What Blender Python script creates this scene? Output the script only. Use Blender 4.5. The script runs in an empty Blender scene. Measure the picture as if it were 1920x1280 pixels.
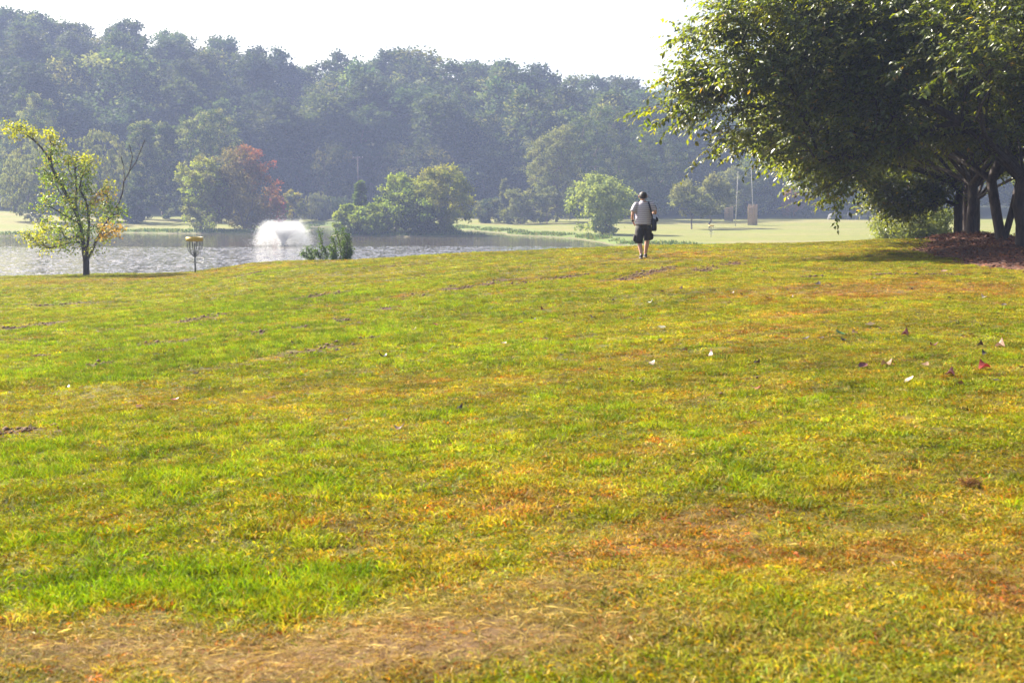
import bpy, math, random
import numpy as np
from mathutils import Vector, Matrix

# ------------------------------------------------------------------ camera, sky, sun, exposure
scene = bpy.context.scene
COL = scene.collection
R = math.radians
F_PX, W_PX, H_PX = 2667.0, 1920.0, 1280.0
CAM_Z, PITCH = 1.57, R(5.78)

cam_data = bpy.data.cameras.new('camera')
cam_data.lens = 50.0
cam_data.sensor_width = 36.0
cam_data.clip_start = 0.1
cam_data.clip_end = 4000.0
cam_data.dof.use_dof = True
cam_data.dof.focus_distance = 26.0
cam_data.dof.aperture_fstop = 4.5
camera = bpy.data.objects.new('camera', cam_data)
camera.location = (0, 0, CAM_Z)
camera.rotation_euler = (math.pi / 2 - PITCH, 0, 0)
COL.objects.link(camera)
scene.camera = camera

SUN_EL, SUN_AZ = R(37), R(-53)          # azimuth from +Y (the view direction), negative = left
world = bpy.data.worlds.new('World')
scene.world = world
world.use_nodes = True
wn = world.node_tree
bg = wn.nodes['Background']
sky = wn.nodes.new('ShaderNodeTexSky')
sky.sky_type = 'NISHITA'
sky.sun_disc = False
sky.sun_elevation = SUN_EL
sky.sun_rotation = SUN_AZ
sky.air_density = 1.0
sky.dust_density = 4.0
sky.ozone_density = 1.0
wn.links.new(sky.outputs['Color'], bg.inputs['Color'])
bg.inputs['Strength'].default_value = 0.065

sun_data = bpy.data.lights.new('sun', 'SUN')
sun_data.energy = 5.0
sun_data.angle = R(0.5)
sun_data.color = (1.0, 0.93, 0.80)
sun = bpy.data.objects.new('sun', sun_data)
sdir = Vector((math.sin(SUN_AZ) * math.cos(SUN_EL), math.cos(SUN_AZ) * math.cos(SUN_EL), math.sin(SUN_EL)))
sun.rotation_euler = sdir.to_track_quat('Z', 'Y').to_euler()
sun.location = (-40, 20, 60)
COL.objects.link(sun)

vs = scene.view_settings
vs.view_transform = 'Standard'
vs.look = 'None'
vs.gamma = 1.0
vs.use_curve_mapping = False
vs.exposure = 2.18
scene.cycles.max_bounces = 8
scene.cycles.diffuse_bounces = 3
scene.cycles.glossy_bounces = 3
scene.cycles.transmission_bounces = 4
scene.cycles.transparent_max_bounces = 6
scene.cycles.volume_bounces = 1
scene.cycles.caustics_reflective = False
scene.cycles.caustics_refractive = False
HAZE = 0.00044

# ------------------------------------------------------------------ helpers
def tag(o, label=None, cat=None, group=None, kind=None):
    if label: o['label'] = label
    if cat: o['category'] = cat
    if group: o['group'] = group
    if kind: o['kind'] = kind
    return o

def link(name, mesh, parent=None, mat=None):
    o = bpy.data.objects.new(name, mesh)
    COL.objects.link(o)
    if mat is not None and len(mesh.materials) == 0:
        mesh.materials.append(mat)
    if parent is not None: o.parent = parent
    return o

def empty(name, loc=(0, 0, 0), rz=0.0):
    o = bpy.data.objects.new(name, None)
    o.empty_display_size = 0.2
    o.location = loc
    o.rotation_euler = (0, 0, rz)
    COL.objects.link(o)
    return o

def mesh_np(name, verts, faces, attrs=None, smooth=False):
    """faces: (M,k) array, or a list of such arrays"""
    verts = np.asarray(verts, dtype=np.float32)
    if not isinstance(faces, list): faces = [faces]
    faces = [np.asarray(f, dtype=np.int32) for f in faces if len(f)]
    me = bpy.data.meshes.new(name)
    me.vertices.add(len(verts))
    me.vertices.foreach_set('co', verts.ravel())
    if faces:
        idx = np.concatenate([f.ravel() for f in faces])
        tot = np.concatenate([np.full(len(f), f.shape[1], dtype=np.int32) for f in faces])
        start = np.concatenate([[0], np.cumsum(tot)[:-1]]).astype(np.int32)
        me.loops.add(len(idx))
        me.loops.foreach_set('vertex_index', idx)
        me.polygons.add(len(tot))
        me.polygons.foreach_set('loop_start', start)
        if smooth:
            me.polygons.foreach_set('use_smooth', np.ones(len(tot), dtype=bool))
    for k, v in (attrs or {}).items():
        v = np.asarray(v)
        if v.dtype.kind == 'i':
            a = me.attributes.new(k, 'INT', 'POINT'); a.data.foreach_set('value', v.astype(np.int32))
        elif v.ndim == 1:
            a = me.attributes.new(k, 'FLOAT', 'POINT'); a.data.foreach_set('value', v.astype(np.float32))
        else:
            a = me.attributes.new(k, 'FLOAT_VECTOR', 'POINT'); a.data.foreach_set('vector', v[:, :3].astype(np.float32).ravel())
    me.update(calc_edges=True)
    return me

def unit(v):
    v = np.asarray(v, dtype=np.float64)
    n = np.linalg.norm(v, axis=-1, keepdims=True)
    return v / np.maximum(n, 1e-9)

def perp(d):
    """a frame (u, w) square to each direction in d"""
    ref = np.tile(np.array([0.31, 0.52, 0.79]), (len(d), 1))
    bad = np.abs((d * ref / np.linalg.norm(ref[0])).sum(1)) > 0.95
    ref[bad] = (0.8, -0.5, 0.1)
    u = unit(np.cross(ref, d))
    return u, np.cross(d, u)

def hash2(ix, iy, seed):
    h = (ix.astype(np.int64) * 374761393 + iy.astype(np.int64) * 668265263 + seed * 974711) & 0x7fffffff
    h = ((h ^ (h >> 13)) * 1274126177) & 0x7fffffff
    return ((h ^ (h >> 16)) & 0xffffff) / float(0xffffff)

def vnoise(x, y, seed=0):
    x = np.asarray(x, float); y = np.asarray(y, float)
    ix, iy = np.floor(x), np.floor(y)
    fx, fy = x - ix, y - iy
    fx, fy = fx * fx * (3 - 2 * fx), fy * fy * (3 - 2 * fy)
    a, b = hash2(ix, iy, seed), hash2(ix + 1, iy, seed)
    c, d = hash2(ix, iy + 1, seed), hash2(ix + 1, iy + 1, seed)
    return (a * (1 - fx) + b * fx) * (1 - fy) + (c * (1 - fx) + d * fx) * fy

def fbm(x, y, seed=0, oct=4):
    s, a, t = 0, 1.0, 0
    for k in range(oct):
        s = s + a * vnoise(x * 2 ** k, y * 2 ** k, seed + 17 * k); t += a; a *= 0.5
    return s / t

def sstep(a, b, x):
    t = np.clip((np.asarray(x, float) - a) / (b - a), 0, 1)
    return t * t * (3 - 2 * t)

# view rays: measured positions in the photograph become places on the ground
CT, ST = math.cos(PITCH), math.sin(PITCH)
def ray(px, py):
    xc, yc = (np.asarray(px, float) - 960) / F_PX, (640 - np.asarray(py, float)) / F_PX
    return xc, CT + yc * ST, -ST + yc * CT          # x, y, z per unit depth
def at_y(px, py, Y):
    dx, dy, dz = ray(px, py)
    return np.array([dx / dy * Y, Y, CAM_Z + dz / dy * Y])
def project(X, Y, Z):
    d = Y * CT - (Z - CAM_Z) * ST
    u = Y * ST + (Z - CAM_Z) * CT
    return 960 + F_PX * X / d, 640 - F_PX * u / d
def slope_at(px, py):
    dx, dy, dz = ray(px, py)
    return dx / dy, -dz / dy                          # u = X/Y, v = drop per metre

# ------------------------------------------------------------------ materials
def new_mat(name):
    m = bpy.data.materials.new(name); m.use_nodes = True
    nt = m.node_tree
    return m, nt, nt.nodes['Principled BSDF'], nt.nodes['Material Output']

def N(nt, typ, **kw):
    n = nt.nodes.new(typ)
    for k, v in kw.items():
        if k.startswith('i_'): n.inputs[k[2:].replace('_', ' ')].default_value = v
        else: setattr(n, k, v)
    return n

def mixc(nt, fac, a, b, blend='MIX'):
    n = nt.nodes.new('ShaderNodeMix'); n.data_type = 'RGBA'; n.blend_type = blend
    for s, v in ((n.inputs[0], fac), (n.inputs[6], a), (n.inputs[7], b)):
        if isinstance(v, bpy.types.NodeSocket): nt.links.new(v, s)
        elif isinstance(v, (int, float)): s.default_value = v
        else: s.default_value = (*v[:3], 1)
    return n.outputs[2]

def math_n(nt, op, a, b=None, clamp=False):
    n = nt.nodes.new('ShaderNodeMath'); n.operation = op; n.use_clamp = clamp
    for s, v in ((n.inputs[0], a), (n.inputs[1], b)):
        if v is None: continue
        if isinstance(v, bpy.types.NodeSocket): nt.links.new(v, s)
        else: s.default_value = v
    return n.outputs[0]

def noise_n(nt, vec, scale, detail=3, rough=0.5, out=0):
    n = nt.nodes.new('ShaderNodeTexNoise')
    n.inputs['Scale'].default_value = scale; n.inputs['Detail'].default_value = detail
    n.inputs['Roughness'].default_value = rough
    if vec is not None: nt.links.new(vec, n.inputs['Vector'])
    return n.outputs[out]

def ramp_n(nt, fac, stops):
    n = nt.nodes.new('ShaderNodeValToRGB')
    cr = n.color_ramp
    while len(cr.elements) < len(stops): cr.elements.new(0.5)
    for e, (p, c) in zip(cr.elements, stops):
        e.position = p; e.color = (*c, 1) if len(c) == 3 else c
    nt.links.new(fac, n.inputs[0])
    return n.outputs[0]

def simple_mat(name, col, rough=0.7, metallic=0.0, var=0.15, scale=12.0, bump=0.0, spec=0.4):
    m, nt, p, out = new_mat(name)
    tc = N(nt, 'ShaderNodeTexCoord')
    nz = noise_n(nt, tc.outputs['Object'], scale, 4)
    c = ramp_n(nt, nz, [(0.25, tuple(x * (1 - var) for x in col)), (0.75, tuple(min(1, x * (1 + var)) for x in col))])
    nt.links.new(c, p.inputs['Base Color'])
    p.inputs['Roughness'].default_value = rough
    p.inputs['Metallic'].default_value = metallic
    p.inputs['Specular IOR Level'].default_value = spec
    if bump:
        b = N(nt, 'ShaderNodeBump'); b.inputs['Strength'].default_value = bump; b.inputs['Distance'].default_value = 0.02
        nt.links.new(nz, b.inputs['Height']); nt.links.new(b.outputs[0], p.inputs['Normal'])
    return m

def leaf_mat(name, transl=0.4, rough=0.5, spec=0.3, warm=(1.25, 1.15, 0.5)):
    """leaf colour = per-leaf attribute 'leafcol' x the object's own colour; light passes through the blade"""
    m, nt, p, out = new_mat(name)
    at = N(nt, 'ShaderNodeAttribute', attribute_name='leafcol')
    oi = N(nt, 'ShaderNodeObjectInfo')
    c = mixc(nt, 1.0, at.outputs['Vector'], oi.outputs['Color'], 'MULTIPLY')
    nt.links.new(c, p.inputs['Base Color'])
    p.inputs['Roughness'].default_value = rough
    p.inputs['Specular IOR Level'].default_value = spec
    t = N(nt, 'ShaderNodeBsdfTranslucent')
    c2 = mixc(nt, 1.0, c, warm, 'MULTIPLY')
    nt.links.new(c2, t.inputs['Color'])
    mx = N(nt, 'ShaderNodeMixShader'); mx.inputs[0].default_value = transl
    nt.links.new(p.outputs[0], mx.inputs[1]); nt.links.new(t.outputs[0], mx.inputs[2])
    nt.links.new(mx.outputs[0], out.inputs['Surface'])
    return m

M = {}
M['leaf_far'] = leaf_mat('foliage', 0.42, 0.75, 0.1)
M['leaf_near'] = leaf_mat('glossy_leaf', 0.44, 0.36, 0.42, (3.5, 3.1, 0.35))
M['leaf_young'] = leaf_mat('thin_leaf', 0.5, 0.5, 0.3, (1.4, 1.25, 0.4))
M['bark'] = simple_mat('bark', (0.085, 0.062, 0.05), 0.9, 0, 0.55, 9, 0.8)
M['bark_dark'] = simple_mat('dark_bark', (0.05, 0.037, 0.03), 0.9, 0, 0.5, 6, 0.8)
M['wood_pale'] = simple_mat('weathered_wood', (0.30, 0.20, 0.115), 0.85, 0, 0.25, 20, 0.2)
M['pole_wood'] = simple_mat('pole_wood', (0.36, 0.33, 0.28), 0.85, 0, 0.2, 10)
M['steel'] = simple_mat('dark_galvanised_steel', (0.035, 0.04, 0.038), 0.5, 0.3, 0.2, 30)
M['chain'] = simple_mat('chain_steel', (0.05, 0.05, 0.05), 0.45, 0.4, 0.2, 60)
M['wire'] = simple_mat('pale_wire', (0.28, 0.28, 0.27), 0.5, 0.5, 0.1, 60)
M['yellow'] = simple_mat('yellow_band', (0.52, 0.33, 0.025), 0.5, 0, 0.1, 12)
M['stone'] = simple_mat('pale_stone', (0.11, 0.105, 0.10), 0.9, 0, 0.2, 3, 0.5)

def bark_long(name, ca, cb):
    m, nt, p, out = new_mat(name)
    tc = N(nt, 'ShaderNodeTexCoord')
    mp = N(nt, 'ShaderNodeMapping'); mp.inputs['Scale'].default_value = (9, 9, 2.2)
    nt.links.new(tc.outputs['Object'], mp.inputs['Vector'])
    nz = noise_n(nt, mp.outputs[0], 1.6, 6, 0.65)
    c = ramp_n(nt, nz, [(0.30, ca), (0.52, tuple((a + b) / 2 for a, b in zip(ca, cb))), (0.72, cb)])
    nt.links.new(c, p.inputs['Base Color'])
    p.inputs['Roughness'].default_value = 0.85
    b = N(nt, 'ShaderNodeBump'); b.inputs['Strength'].default_value = 0.9; b.inputs['Distance'].default_value = 0.05
    nt.links.new(nz, b.inputs['Height']); nt.links.new(b.outputs[0], p.inputs['Normal'])
    return m
M['bark_cherry'] = bark_long('furrowed_bark', (0.012, 0.008, 0.007), (0.072, 0.048, 0.040))

# ------------------------------------------------------------------ terrain
WATER_Z = -3.5
LAKE = np.array([(-140, 60), (-60, 75), (-24, 82), (0, 88), (11, 108), (18, 128), (17, 141), (14.2, 149), (11.5, 153.5), (10.3, 160), (9.6, 168),
                 (8.8, 177), (4.5, 186), (0.7, 194), (-0.5, 204), (-4.5, 216), (-9, 227), (-16, 240), (-26, 248), (-36, 246),
                 (-37, 236), (-32, 222), (-32, 207), (-36, 200), (-47.5, 202), (-57, 207), (-60, 203), (-63, 192), (-67, 187), (-80, 182), (-140, 170)], float)
ISLE = (-14.0, 191.5, 9.0, 5.2)

def lake_sdf(X, Y):
    """signed distance to the shoreline, negative on the water"""
    X = np.asarray(X, float); Y = np.asarray(Y, float)
    d = np.full(X.shape, 1e9); ins = np.zeros(X.shape, bool)
    n = len(LAKE)
    for i in range(n):
        a, b = LAKE[i], LAKE[(i + 1) % n]
        ex, ey = b - a
        t = np.clip(((X - a[0]) * ex + (Y - a[1]) * ey) / (ex * ex + ey * ey), 0, 1)
        d = np.minimum(d, np.hypot(X - a[0] - t * ex, Y - a[1] - t * ey))
        if ey != 0:
            c = ((a[1] > Y) != (b[1] > Y)) & (X < ex * (Y - a[1]) / ey + a[0])
            ins ^= c
    d = np.where(ins, -d, d)
    wob = (fbm(X / 5, Y / 5, 5, 3) - 0.5) * 2.4
    d = d + wob
    k = np.hypot((X - ISLE[0]) / ISLE[2], (Y - ISLE[1]) / ISLE[3])
    isl = (1 - k) * ISLE[3] + wob * 0.5
    return np.maximum(d, isl)

CREST = [(-120, 517), (0, 517), (160, 513.5), (320, 511), (366, 508), (420, 500), (470, 493), (564, 488), (657, 486), (780, 478.5), (900, 472), (1100, 465.5),
         (1284, 460), (1453, 458), (1664, 453), (1790, 452), (1920, 452), (2050, 452)]
cu, cv = zip(*[slope_at(x, y + 2.2) for x, y in CREST])
YC_U = [-0.6, -0.36, -0.30, -0.22, -0.15, -0.02, 0.12, 0.26, 0.36, 0.6]
YC_Y = [62, 60, 59.5, 57, 54.5, 50, 45, 44, 46, 48]
HILL = [(-200, 30), (0, 27), (160, 25), (250, 24), (430, 19), (520, 16), (570, 12), (640, 14), (740, 16), (860, 14), (980, 12), (1060, 10), (1280, 8), (1420, 5), (1700, 3), (2200, 3)]

def lawn_base(X):
    return np.where(X < 4, 0.07 * (X - 3.3), 0.049 + 0.038 * (X - 4))

def lawn(X, Y):
    u = X / np.maximum(Y, 3.0)
    yc = np.interp(u, YC_U, YC_Y)
    vc = np.interp(u, cu, cv)
    zc = CAM_Z - vc * yc
    Xb = np.clip(X, -30, 30)
    b = lawn_base(Xb)
    bc = lawn_base(np.clip(u * yc, -30, 30))
    z = b + (zc - bc) * sstep(14, 1, 0) if False else b + (zc - bc) * sstep(12, 50, np.minimum(Y, yc) * 50 / yc)
    over = np.maximum(Y - yc, 0)
    k = np.interp(X, [-5, 6, 14], [0.012, 0.010, 0.0045])
    cap = np.interp(X, [-5, 6, 14], [0.17, 0.11, 0.055])
    y1 = cap / (2 * k)
    z = z - np.where(over < y1, k * over ** 2, k * y1 ** 2 + cap * (over - y1))
    bump = (fbm(X / 3.1, Y / 3.1, 3, 3) - 0.5) * 0.10 + (fbm(X / 0.7, Y / 0.7, 9, 2) - 0.5) * 0.03
    return z + bump * sstep(0, 4, Y)

def ground(X, Y):
    X = np.asarray(X, float); Y = np.asarray(Y, float)
    sh = X.shape
    X = X.ravel(); Y = Y.ravel()
    s = lake_sdf(X, Y)
    zn = lawn(X, np.maximum(Y, 0))
    px = 960 + F_PX * X / np.maximum(Y, 60)
    left = sstep(-30, -42, X)
    far = WATER_Z + 0.35 + left * 0.036 * np.clip(s, 0, 62) + (1 - left) * 0.014 * np.clip(Y - 214, 0, 80)
    hill = np.interp(px, [a for a, _ in HILL], [b for _, b in HILL]) * (sstep(268, 352, Y) + .4 * sstep(350, 430, Y))
    far = far + hill + (fbm(X / 14, Y / 14, 21, 3) - 0.5) * 0.35
    z = np.maximum(zn, far)
    z = np.where(Y > 130, far, z)
    edge = sstep(0, 5, s)
    bank = WATER_Z + 0.22 + 0.05 * np.clip(s, 0, 5)
    land = bank + (z - bank) * edge
    z = np.where(s > 0, land, WATER_Z + 0.22 - np.minimum(-s * 0.22, 1.3))
    k = np.hypot((X - ISLE[0]) / ISLE[2], (Y - ISLE[1]) / ISLE[3])
    z = np.where((k < 1) & (s > 0), WATER_Z + 0.2 + 0.5 * (1 - k ** 2), z)
    return z.reshape(sh)

def gz(x, y): return float(ground(np.array([x]), np.array([y]))[0])

def on_lawn(px, py, ymax=70.0):
    """where a view ray meets the ground"""
    dx, dy, dz = ray(px, py)
    Y = np.linspace(3.5, ymax, 1400)
    X = dx / dy * Y
    zr = CAM_Z + dz / dy * Y
    h = zr - ground(X, Y)
    i = np.argmax(h < 0)
    if h[i] >= 0: i = int(np.argmin(h))
    return np.array([X[i], Y[i], ground(X[i:i + 1], Y[i:i + 1])[0]])

# ---- what grows where on the lawn (colours of the turf itself)
def seg_list(lst): return [(on_lawn(a, b)[:2], on_lawn(c, d)[:2]) for a, b, c, d in lst]
DIRT = seg_list([(200, 656, 365, 636), (310, 608, 415, 590), (445, 632, 645, 600), (720, 580, 790, 556), (770, 561, 950, 526), (25, 672, 100, 667), (0, 620, 100, 606),
                 (540, 666, 700, 634), (525, 565, 655, 547), (0, 811, 95, 809), (1150, 528, 1250, 502), (1290, 513, 1390, 492), (960, 535, 1110, 512),
                 (60, 575, 190, 566), (170, 690, 210, 680), (640, 505, 800, 496), (440, 520, 560, 502), (1500, 520, 1800, 516)])
DIRT_W = [w * 1.25 for w in [.30, .26, .34, .2, .34, .2, .3, .22, .3, .16, .30, .26, .24, .22, .12, .2, .2, .1]]
TRACK = seg_list([(1400, 490, 1150, 527), (1150, 527, 700, 584), (700, 584, 200, 657), (1250, 502, 950, 526), (950, 526, 600, 578), (600, 578, 310, 607), (310, 607, 0, 640), (1110, 512, 655, 547), (655, 547, 0, 600),
                  (1400, 560, 700, 636), (700, 636, 420, 690), (420, 690, 0, 742)])
PATCH = [  # px, py, rx, ry, dry, lush, straw
    (760, 1225, 520, 78, 0.2, -0.9, 1.0), (150, 1235, 300, 60, 0.1, -0.6, 0.8), (1010, 1110, 200, 26, 0.3, -.4, .45),
    (330, 1105, 340, 42, -0.2, 1.0, -.2), (80, 1000, 240, 60, -.1, .55, 0), (230, 905, 260, 40, -.1, .45, 0),
    (1600, 1225, 340, 66, -0.5, 0.55, 0.25), (1230, 1030, 330, 60, 1.0, -.5, .1), (1800, 1060, 280, 75, 1.0, -.6, .15), (1700, 930, 250, 45, .4, -.2, 0),
    (1450, 925, 160, 35, -.2, .55, 0), (760, 980, 260, 60, .35, -.2, 0), (420, 745, 560, 28, .5, -.5, 0), (820, 690, 300, 22, -.1, .45, 0),
    (180, 700, 360, 26, -.3, .75, 0), (420, 640, 560, 40, -.3, .6, 0), (450, 590, 500, 26, -.3, .5, 0), (250, 850, 420, 50, -.2, .4, 0), (700, 850, 420, 50, -.1, .3, 0), (900, 650, 260, 22, -.1, .45, 0), (520, 560, 560, 18, -.1, .3, 0),
    (1650, 540, 330, 20, .8, -.6, 0), (1450, 610, 420, 36, .25, -.1, 0), (1640, 700, 330, 30, .2, 0, .08), (1180, 520, 120, 16, .3, -.2, 0), (1500, 575, 350, 16, -.2, .35, 0),
    (1330, 480, 300, 9, .5, -.3, 0), (200, 525, 320, 8, .6, -.5, 0), (1100, 760, 260, 30, 0, .3, 0), (1650, 800, 260, 36, .15, .1, 0), (960, 860, 300, 36, .15, .1, 0)]
PW = []
for (px, py, rx, ry, d, l, s) in PATCH:
    c = on_lawn(px, py); e1 = on_lawn(px + rx, py); e2 = on_lawn(px, py - ry); e3 = on_lawn(px, min(1279, py + ry))
    PW.append((c[0], c[1], max(0.2, abs(e1[0] - c[0])), max(0.15, abs(e2[1] - c[1])), max(0.15, abs(e3[1] - c[1])), d, l, s))

def turf(X, Y):
    """dry, lush, straw and bare-soil shares at points of the lawn"""
    X = np.asarray(X, float); Y = np.asarray(Y, float)
    s_, t_ = 0.58 * X + 0.81 * Y, 0.81 * X - 0.58 * Y
    wa = 1.6 * np.clip(Y / 16, .28, 1)
    wx = X + (fbm(X / (.7 * wa), Y / (.7 * wa), 71, 3) - .5) * wa
    wy = Y + (fbm(X / (.7 * wa), Y / (.7 * wa), 83, 3) - .5) * wa
    dry = 0.29 + 0.012 * np.clip(X, -20, 16) + (fbm(s_ / 5.0, t_ / 1.3, 31, 4) - 0.5) * .8 + (fbm(X / 0.35, Y / 0.35, 37, 3) - .5) * 1.3
    lush = 0.38 - 0.010 * np.clip(X, -20, 16) + (fbm(s_ / 6.0, t_ / 1.5, 41, 4) - 0.5) * .7 + (fbm(X / 0.28, Y / 0.28, 43, 3) - .5) * 1.3
    straw = (fbm(X / 0.5, Y / 0.5, 47, 3) - .55) * 0.5
    for (cx, cy, rx, r1, r2, d, l, s) in PW:
        ry = np.where(wy > cy, r1, r2)
        g = np.exp(-(((wx - cx) / rx) ** 2 + ((wy - cy) / ry) ** 2) * 1.1)
        dry = dry + .85 * d * g; lush = lush + (.7 if l < .9 else 1.1) * l * g; straw = straw + s * g
    soil = np.zeros(X.shape)
    for (a, b), w in zip(DIRT, DIRT_W):
        ex, ey = b - a
        t = np.clip(((X - a[0]) * ex + (Y - a[1]) * ey) / (ex * ex + ey * ey), -0.05, 1.05)
        d = np.hypot(X - a[0] - t * ex, Y - a[1] - t * ey)
        soil = np.maximum(soil, np.exp(-(d / w) ** 2))
    soil = np.clip((soil - 0.2) * 1.6, 0, 1) * sstep(0.30, 0.52, fbm(X / 0.55, Y / 0.55, 53, 4))
    tr = np.zeros(X.shape)
    for a, b in TRACK:
        ex, ey = b - a
        t = np.clip(((X - a[0]) * ex + (Y - a[1]) * ey) / (ex * ex + ey * ey), 0, 1)
        tr = np.maximum(tr, np.exp(-(np.hypot(X - a[0] - t * ex + (fbm(X / 2, Y / 2, 59, 2) - .5) * .5, Y - a[1] - t * ey) / .24) ** 2))
    tr = tr * sstep(.25, .6, fbm(X / 1.4, Y / 1.4, 58, 3))
    dry = dry + .45 * tr; lush = lush - .5 * tr; soil = np.maximum(soil, .3 * tr * sstep(.4, .6, fbm(X / .3, Y / .3, 56, 2)))
    return np.clip(dry, 0, 1), np.clip(lush, 0, 1), np.clip(straw, 0, 1), soil

C_LUSH, C_MID, C_DRY, C_STRAW, C_SOIL = (np.array(c) for c in ((.112, .180, .004), (.178, .186, .006), (.218, .182, .016), (.32, .215, .085), (.13, .065, .03)))
def turf_col(X, Y, soilmix=True):
    d, l, s, so = turf(X, Y)
    c = C_MID[None] * np.ones((len(X), 1))
    c = c + (C_LUSH - c) * (l * 0.95)[:, None]
    c = c + (C_DRY - c) * (sstep(0.25, 0.95, d) * 0.85)[:, None]
    c = c + (np.array([.160, .092, .024]) - c) * (sstep(0.70, 1.0, d) * 0.55)[:, None]
    tone = 1 + (fbm(X / .38, Y / .38, 301, 3) - .5) * .9 + (fbm(X / 1.7, Y / 1.7, 302, 3) - .5) * .6
    c = c * np.clip(tone, .5, 1.6)[:, None]
    c = c + (C_STRAW - c) * (s * 0.85)[:, None]
    if soilmix: c = c + (C_SOIL - c) * (so * 0.9)[:, None]
    return c, d, l, s, so

def axis(parts):
    out = []
    for a, b, st in parts: out.append(np.arange(a, b, st))
    return np.unique(np.round(np.concatenate(out), 4))
gx = axis([(-700, -200, 25), (-200, -60, 5), (-60, -20, 1.0), (-20, 20, 0.22), (20, 60, 1.0), (60, 200, 5), (200, 701, 25)])
gy = axis([(-200, -20, 12), (-20, 3, 1.0), (3, 22, 0.2), (22, 64, 0.3), (64, 270, 1.2), (270, 380, 4), (380, 901, 26)])
GX, GY = np.meshgrid(gx, gy)
GZ = ground(GX, GY)
nx, ny = len(gx), len(gy)
ii = (np.arange(ny - 1)[:, None] * nx + np.arange(nx - 1)[None]).ravel()
quads = np.stack([ii, ii + 1, ii + nx + 1, ii + nx], 1)
gcol, gd, gl, gs, gso = turf_col(GX.ravel(), GY.ravel())
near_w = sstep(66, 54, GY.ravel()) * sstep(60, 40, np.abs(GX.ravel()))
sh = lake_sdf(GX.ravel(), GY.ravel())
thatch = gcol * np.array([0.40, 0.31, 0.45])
fx, fy = GX.ravel(), GY.ravel()
fieldn = fbm(fx / 30, fy / 4, 61, 4)
field = np.array([.112, .120, .020])[None] * (1 - sstep(.4, .7, fieldn))[:, None] + np.array([.14, .122, .04])[None] * sstep(.4, .7, fieldn)[:, None]
field = field + (np.array([.07, .11, .02]) - field) * (sstep(9, 1, sh) * 0.7)[:, None]
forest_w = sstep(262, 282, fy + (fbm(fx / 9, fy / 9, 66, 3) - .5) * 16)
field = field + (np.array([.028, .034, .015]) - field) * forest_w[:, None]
mud_w = sstep(-0.5, -1.0, sh)
field = field + (np.array([.10, .075, .045]) - field) * mud_w[:, None]
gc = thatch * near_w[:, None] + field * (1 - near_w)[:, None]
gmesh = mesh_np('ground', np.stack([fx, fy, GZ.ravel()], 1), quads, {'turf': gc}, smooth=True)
m, nt, p, out = new_mat('ground_turf')
at = N(nt, 'ShaderNodeAttribute', attribute_name='turf')
geo = N(nt, 'ShaderNodeNewGeometry')
n1 = noise_n(nt, geo.outputs['Position'], 9.0, 5, 0.7)
n2 = noise_n(nt, geo.outputs['Position'], 0.9, 4, 0.6)
f1 = ramp_n(nt, n1, [(0.25, (0.45, 0.45, 0.45)), (0.75, (1.5, 1.5, 1.5))])
f2 = ramp_n(nt, n2, [(0.3, (0.8, 0.85, 0.8)), (0.7, (1.2, 1.15, 1.2))])
c = mixc(nt, 1.0, mixc(nt, 1.0, at.outputs['Vector'], f1, 'MULTIPLY'), f2, 'MULTIPLY')
nt.links.new(c, p.inputs['Base Color'])
p.inputs['Roughness'].default_value = 0.95
p.inputs['Specular IOR Level'].default_value = 0.15
bp = N(nt, 'ShaderNodeBump'); bp.inputs['Strength'].default_value = 0.6; bp.inputs['Distance'].default_value = 0.03
nt.links.new(n1, bp.inputs['Height']); nt.links.new(bp.outputs[0], p.inputs['Normal'])
tag(link('ground', gmesh, None, m), 'park lawn and fields sloping down to the lake', kind='structure')

# ------------------------------------------------------------------ lake water
wx_ = np.linspace(-150, 40, 20); wy_ = np.linspace(55, 260, 20)
WX, WY = np.meshgrid(wx_, wy_)
iw = (np.arange(19)[:, None] * 20 + np.arange(19)[None]).ravel()
wmesh = mesh_np('lake_water', np.stack([WX.ravel(), WY.ravel(), np.full(400, WATER_Z)], 1), np.stack([iw, iw + 1, iw + 21, iw + 20], 1))
m, nt, p, out = new_mat('lake_water')
geo = N(nt, 'ShaderNodeNewGeometry')
p.inputs['Base Color'].default_value = (0.085, 0.068, 0.044, 1)
p.inputs['Roughness'].default_value = 0.04
p.inputs['IOR'].default_value = 1.7
p.inputs['Specular IOR Level'].default_value = 0.5
sep = N(nt, 'ShaderNodeSeparateXYZ'); nt.links.new(geo.outputs['Position'], sep.inputs[0])
mpa = N(nt, 'ShaderNodeMapping'); mpa.inputs['Scale'].default_value = (0.05, 0.022, 1)
nt.links.new(geo.outputs['Position'], mpa.inputs['Vector'])
nb = noise_n(nt, mpa.outputs[0], 1.0, 5, 0.6)
yy = math_n(nt, 'ADD', sep.outputs[1], math_n(nt, 'MULTIPLY', math_n(nt, 'SUBTRACT', nb, 0.5), 16.0))
wind = N(nt, 'ShaderNodeMapRange'); wind.interpolation_type = 'SMOOTHSTEP'
wind.inputs['From Min'].default_value = 151; wind.inputs['From Max'].default_value = 139
wind.inputs['To Min'].default_value = 0.05; wind.inputs['To Max'].default_value = 1.0
nt.links.new(yy, wind.inputs['Value'])
mpb = N(nt, 'ShaderNodeMapping'); mpb.inputs['Scale'].default_value = (1.0, 0.55, 1)
nt.links.new(geo.outputs['Position'], mpb.inputs['Vector'])
w1 = noise_n(nt, mpb.outputs[0], 1.1, 2, 0.5, 1)
w2 = noise_n(nt, mpb.outputs[0], 3.2, 2, 0.5, 1)
mpc = N(nt, 'ShaderNodeMapping'); mpc.inputs['Scale'].default_value = (0.10, 0.09, 1)
nt.links.new(geo.outputs['Position'], mpc.inputs['Vector'])
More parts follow.
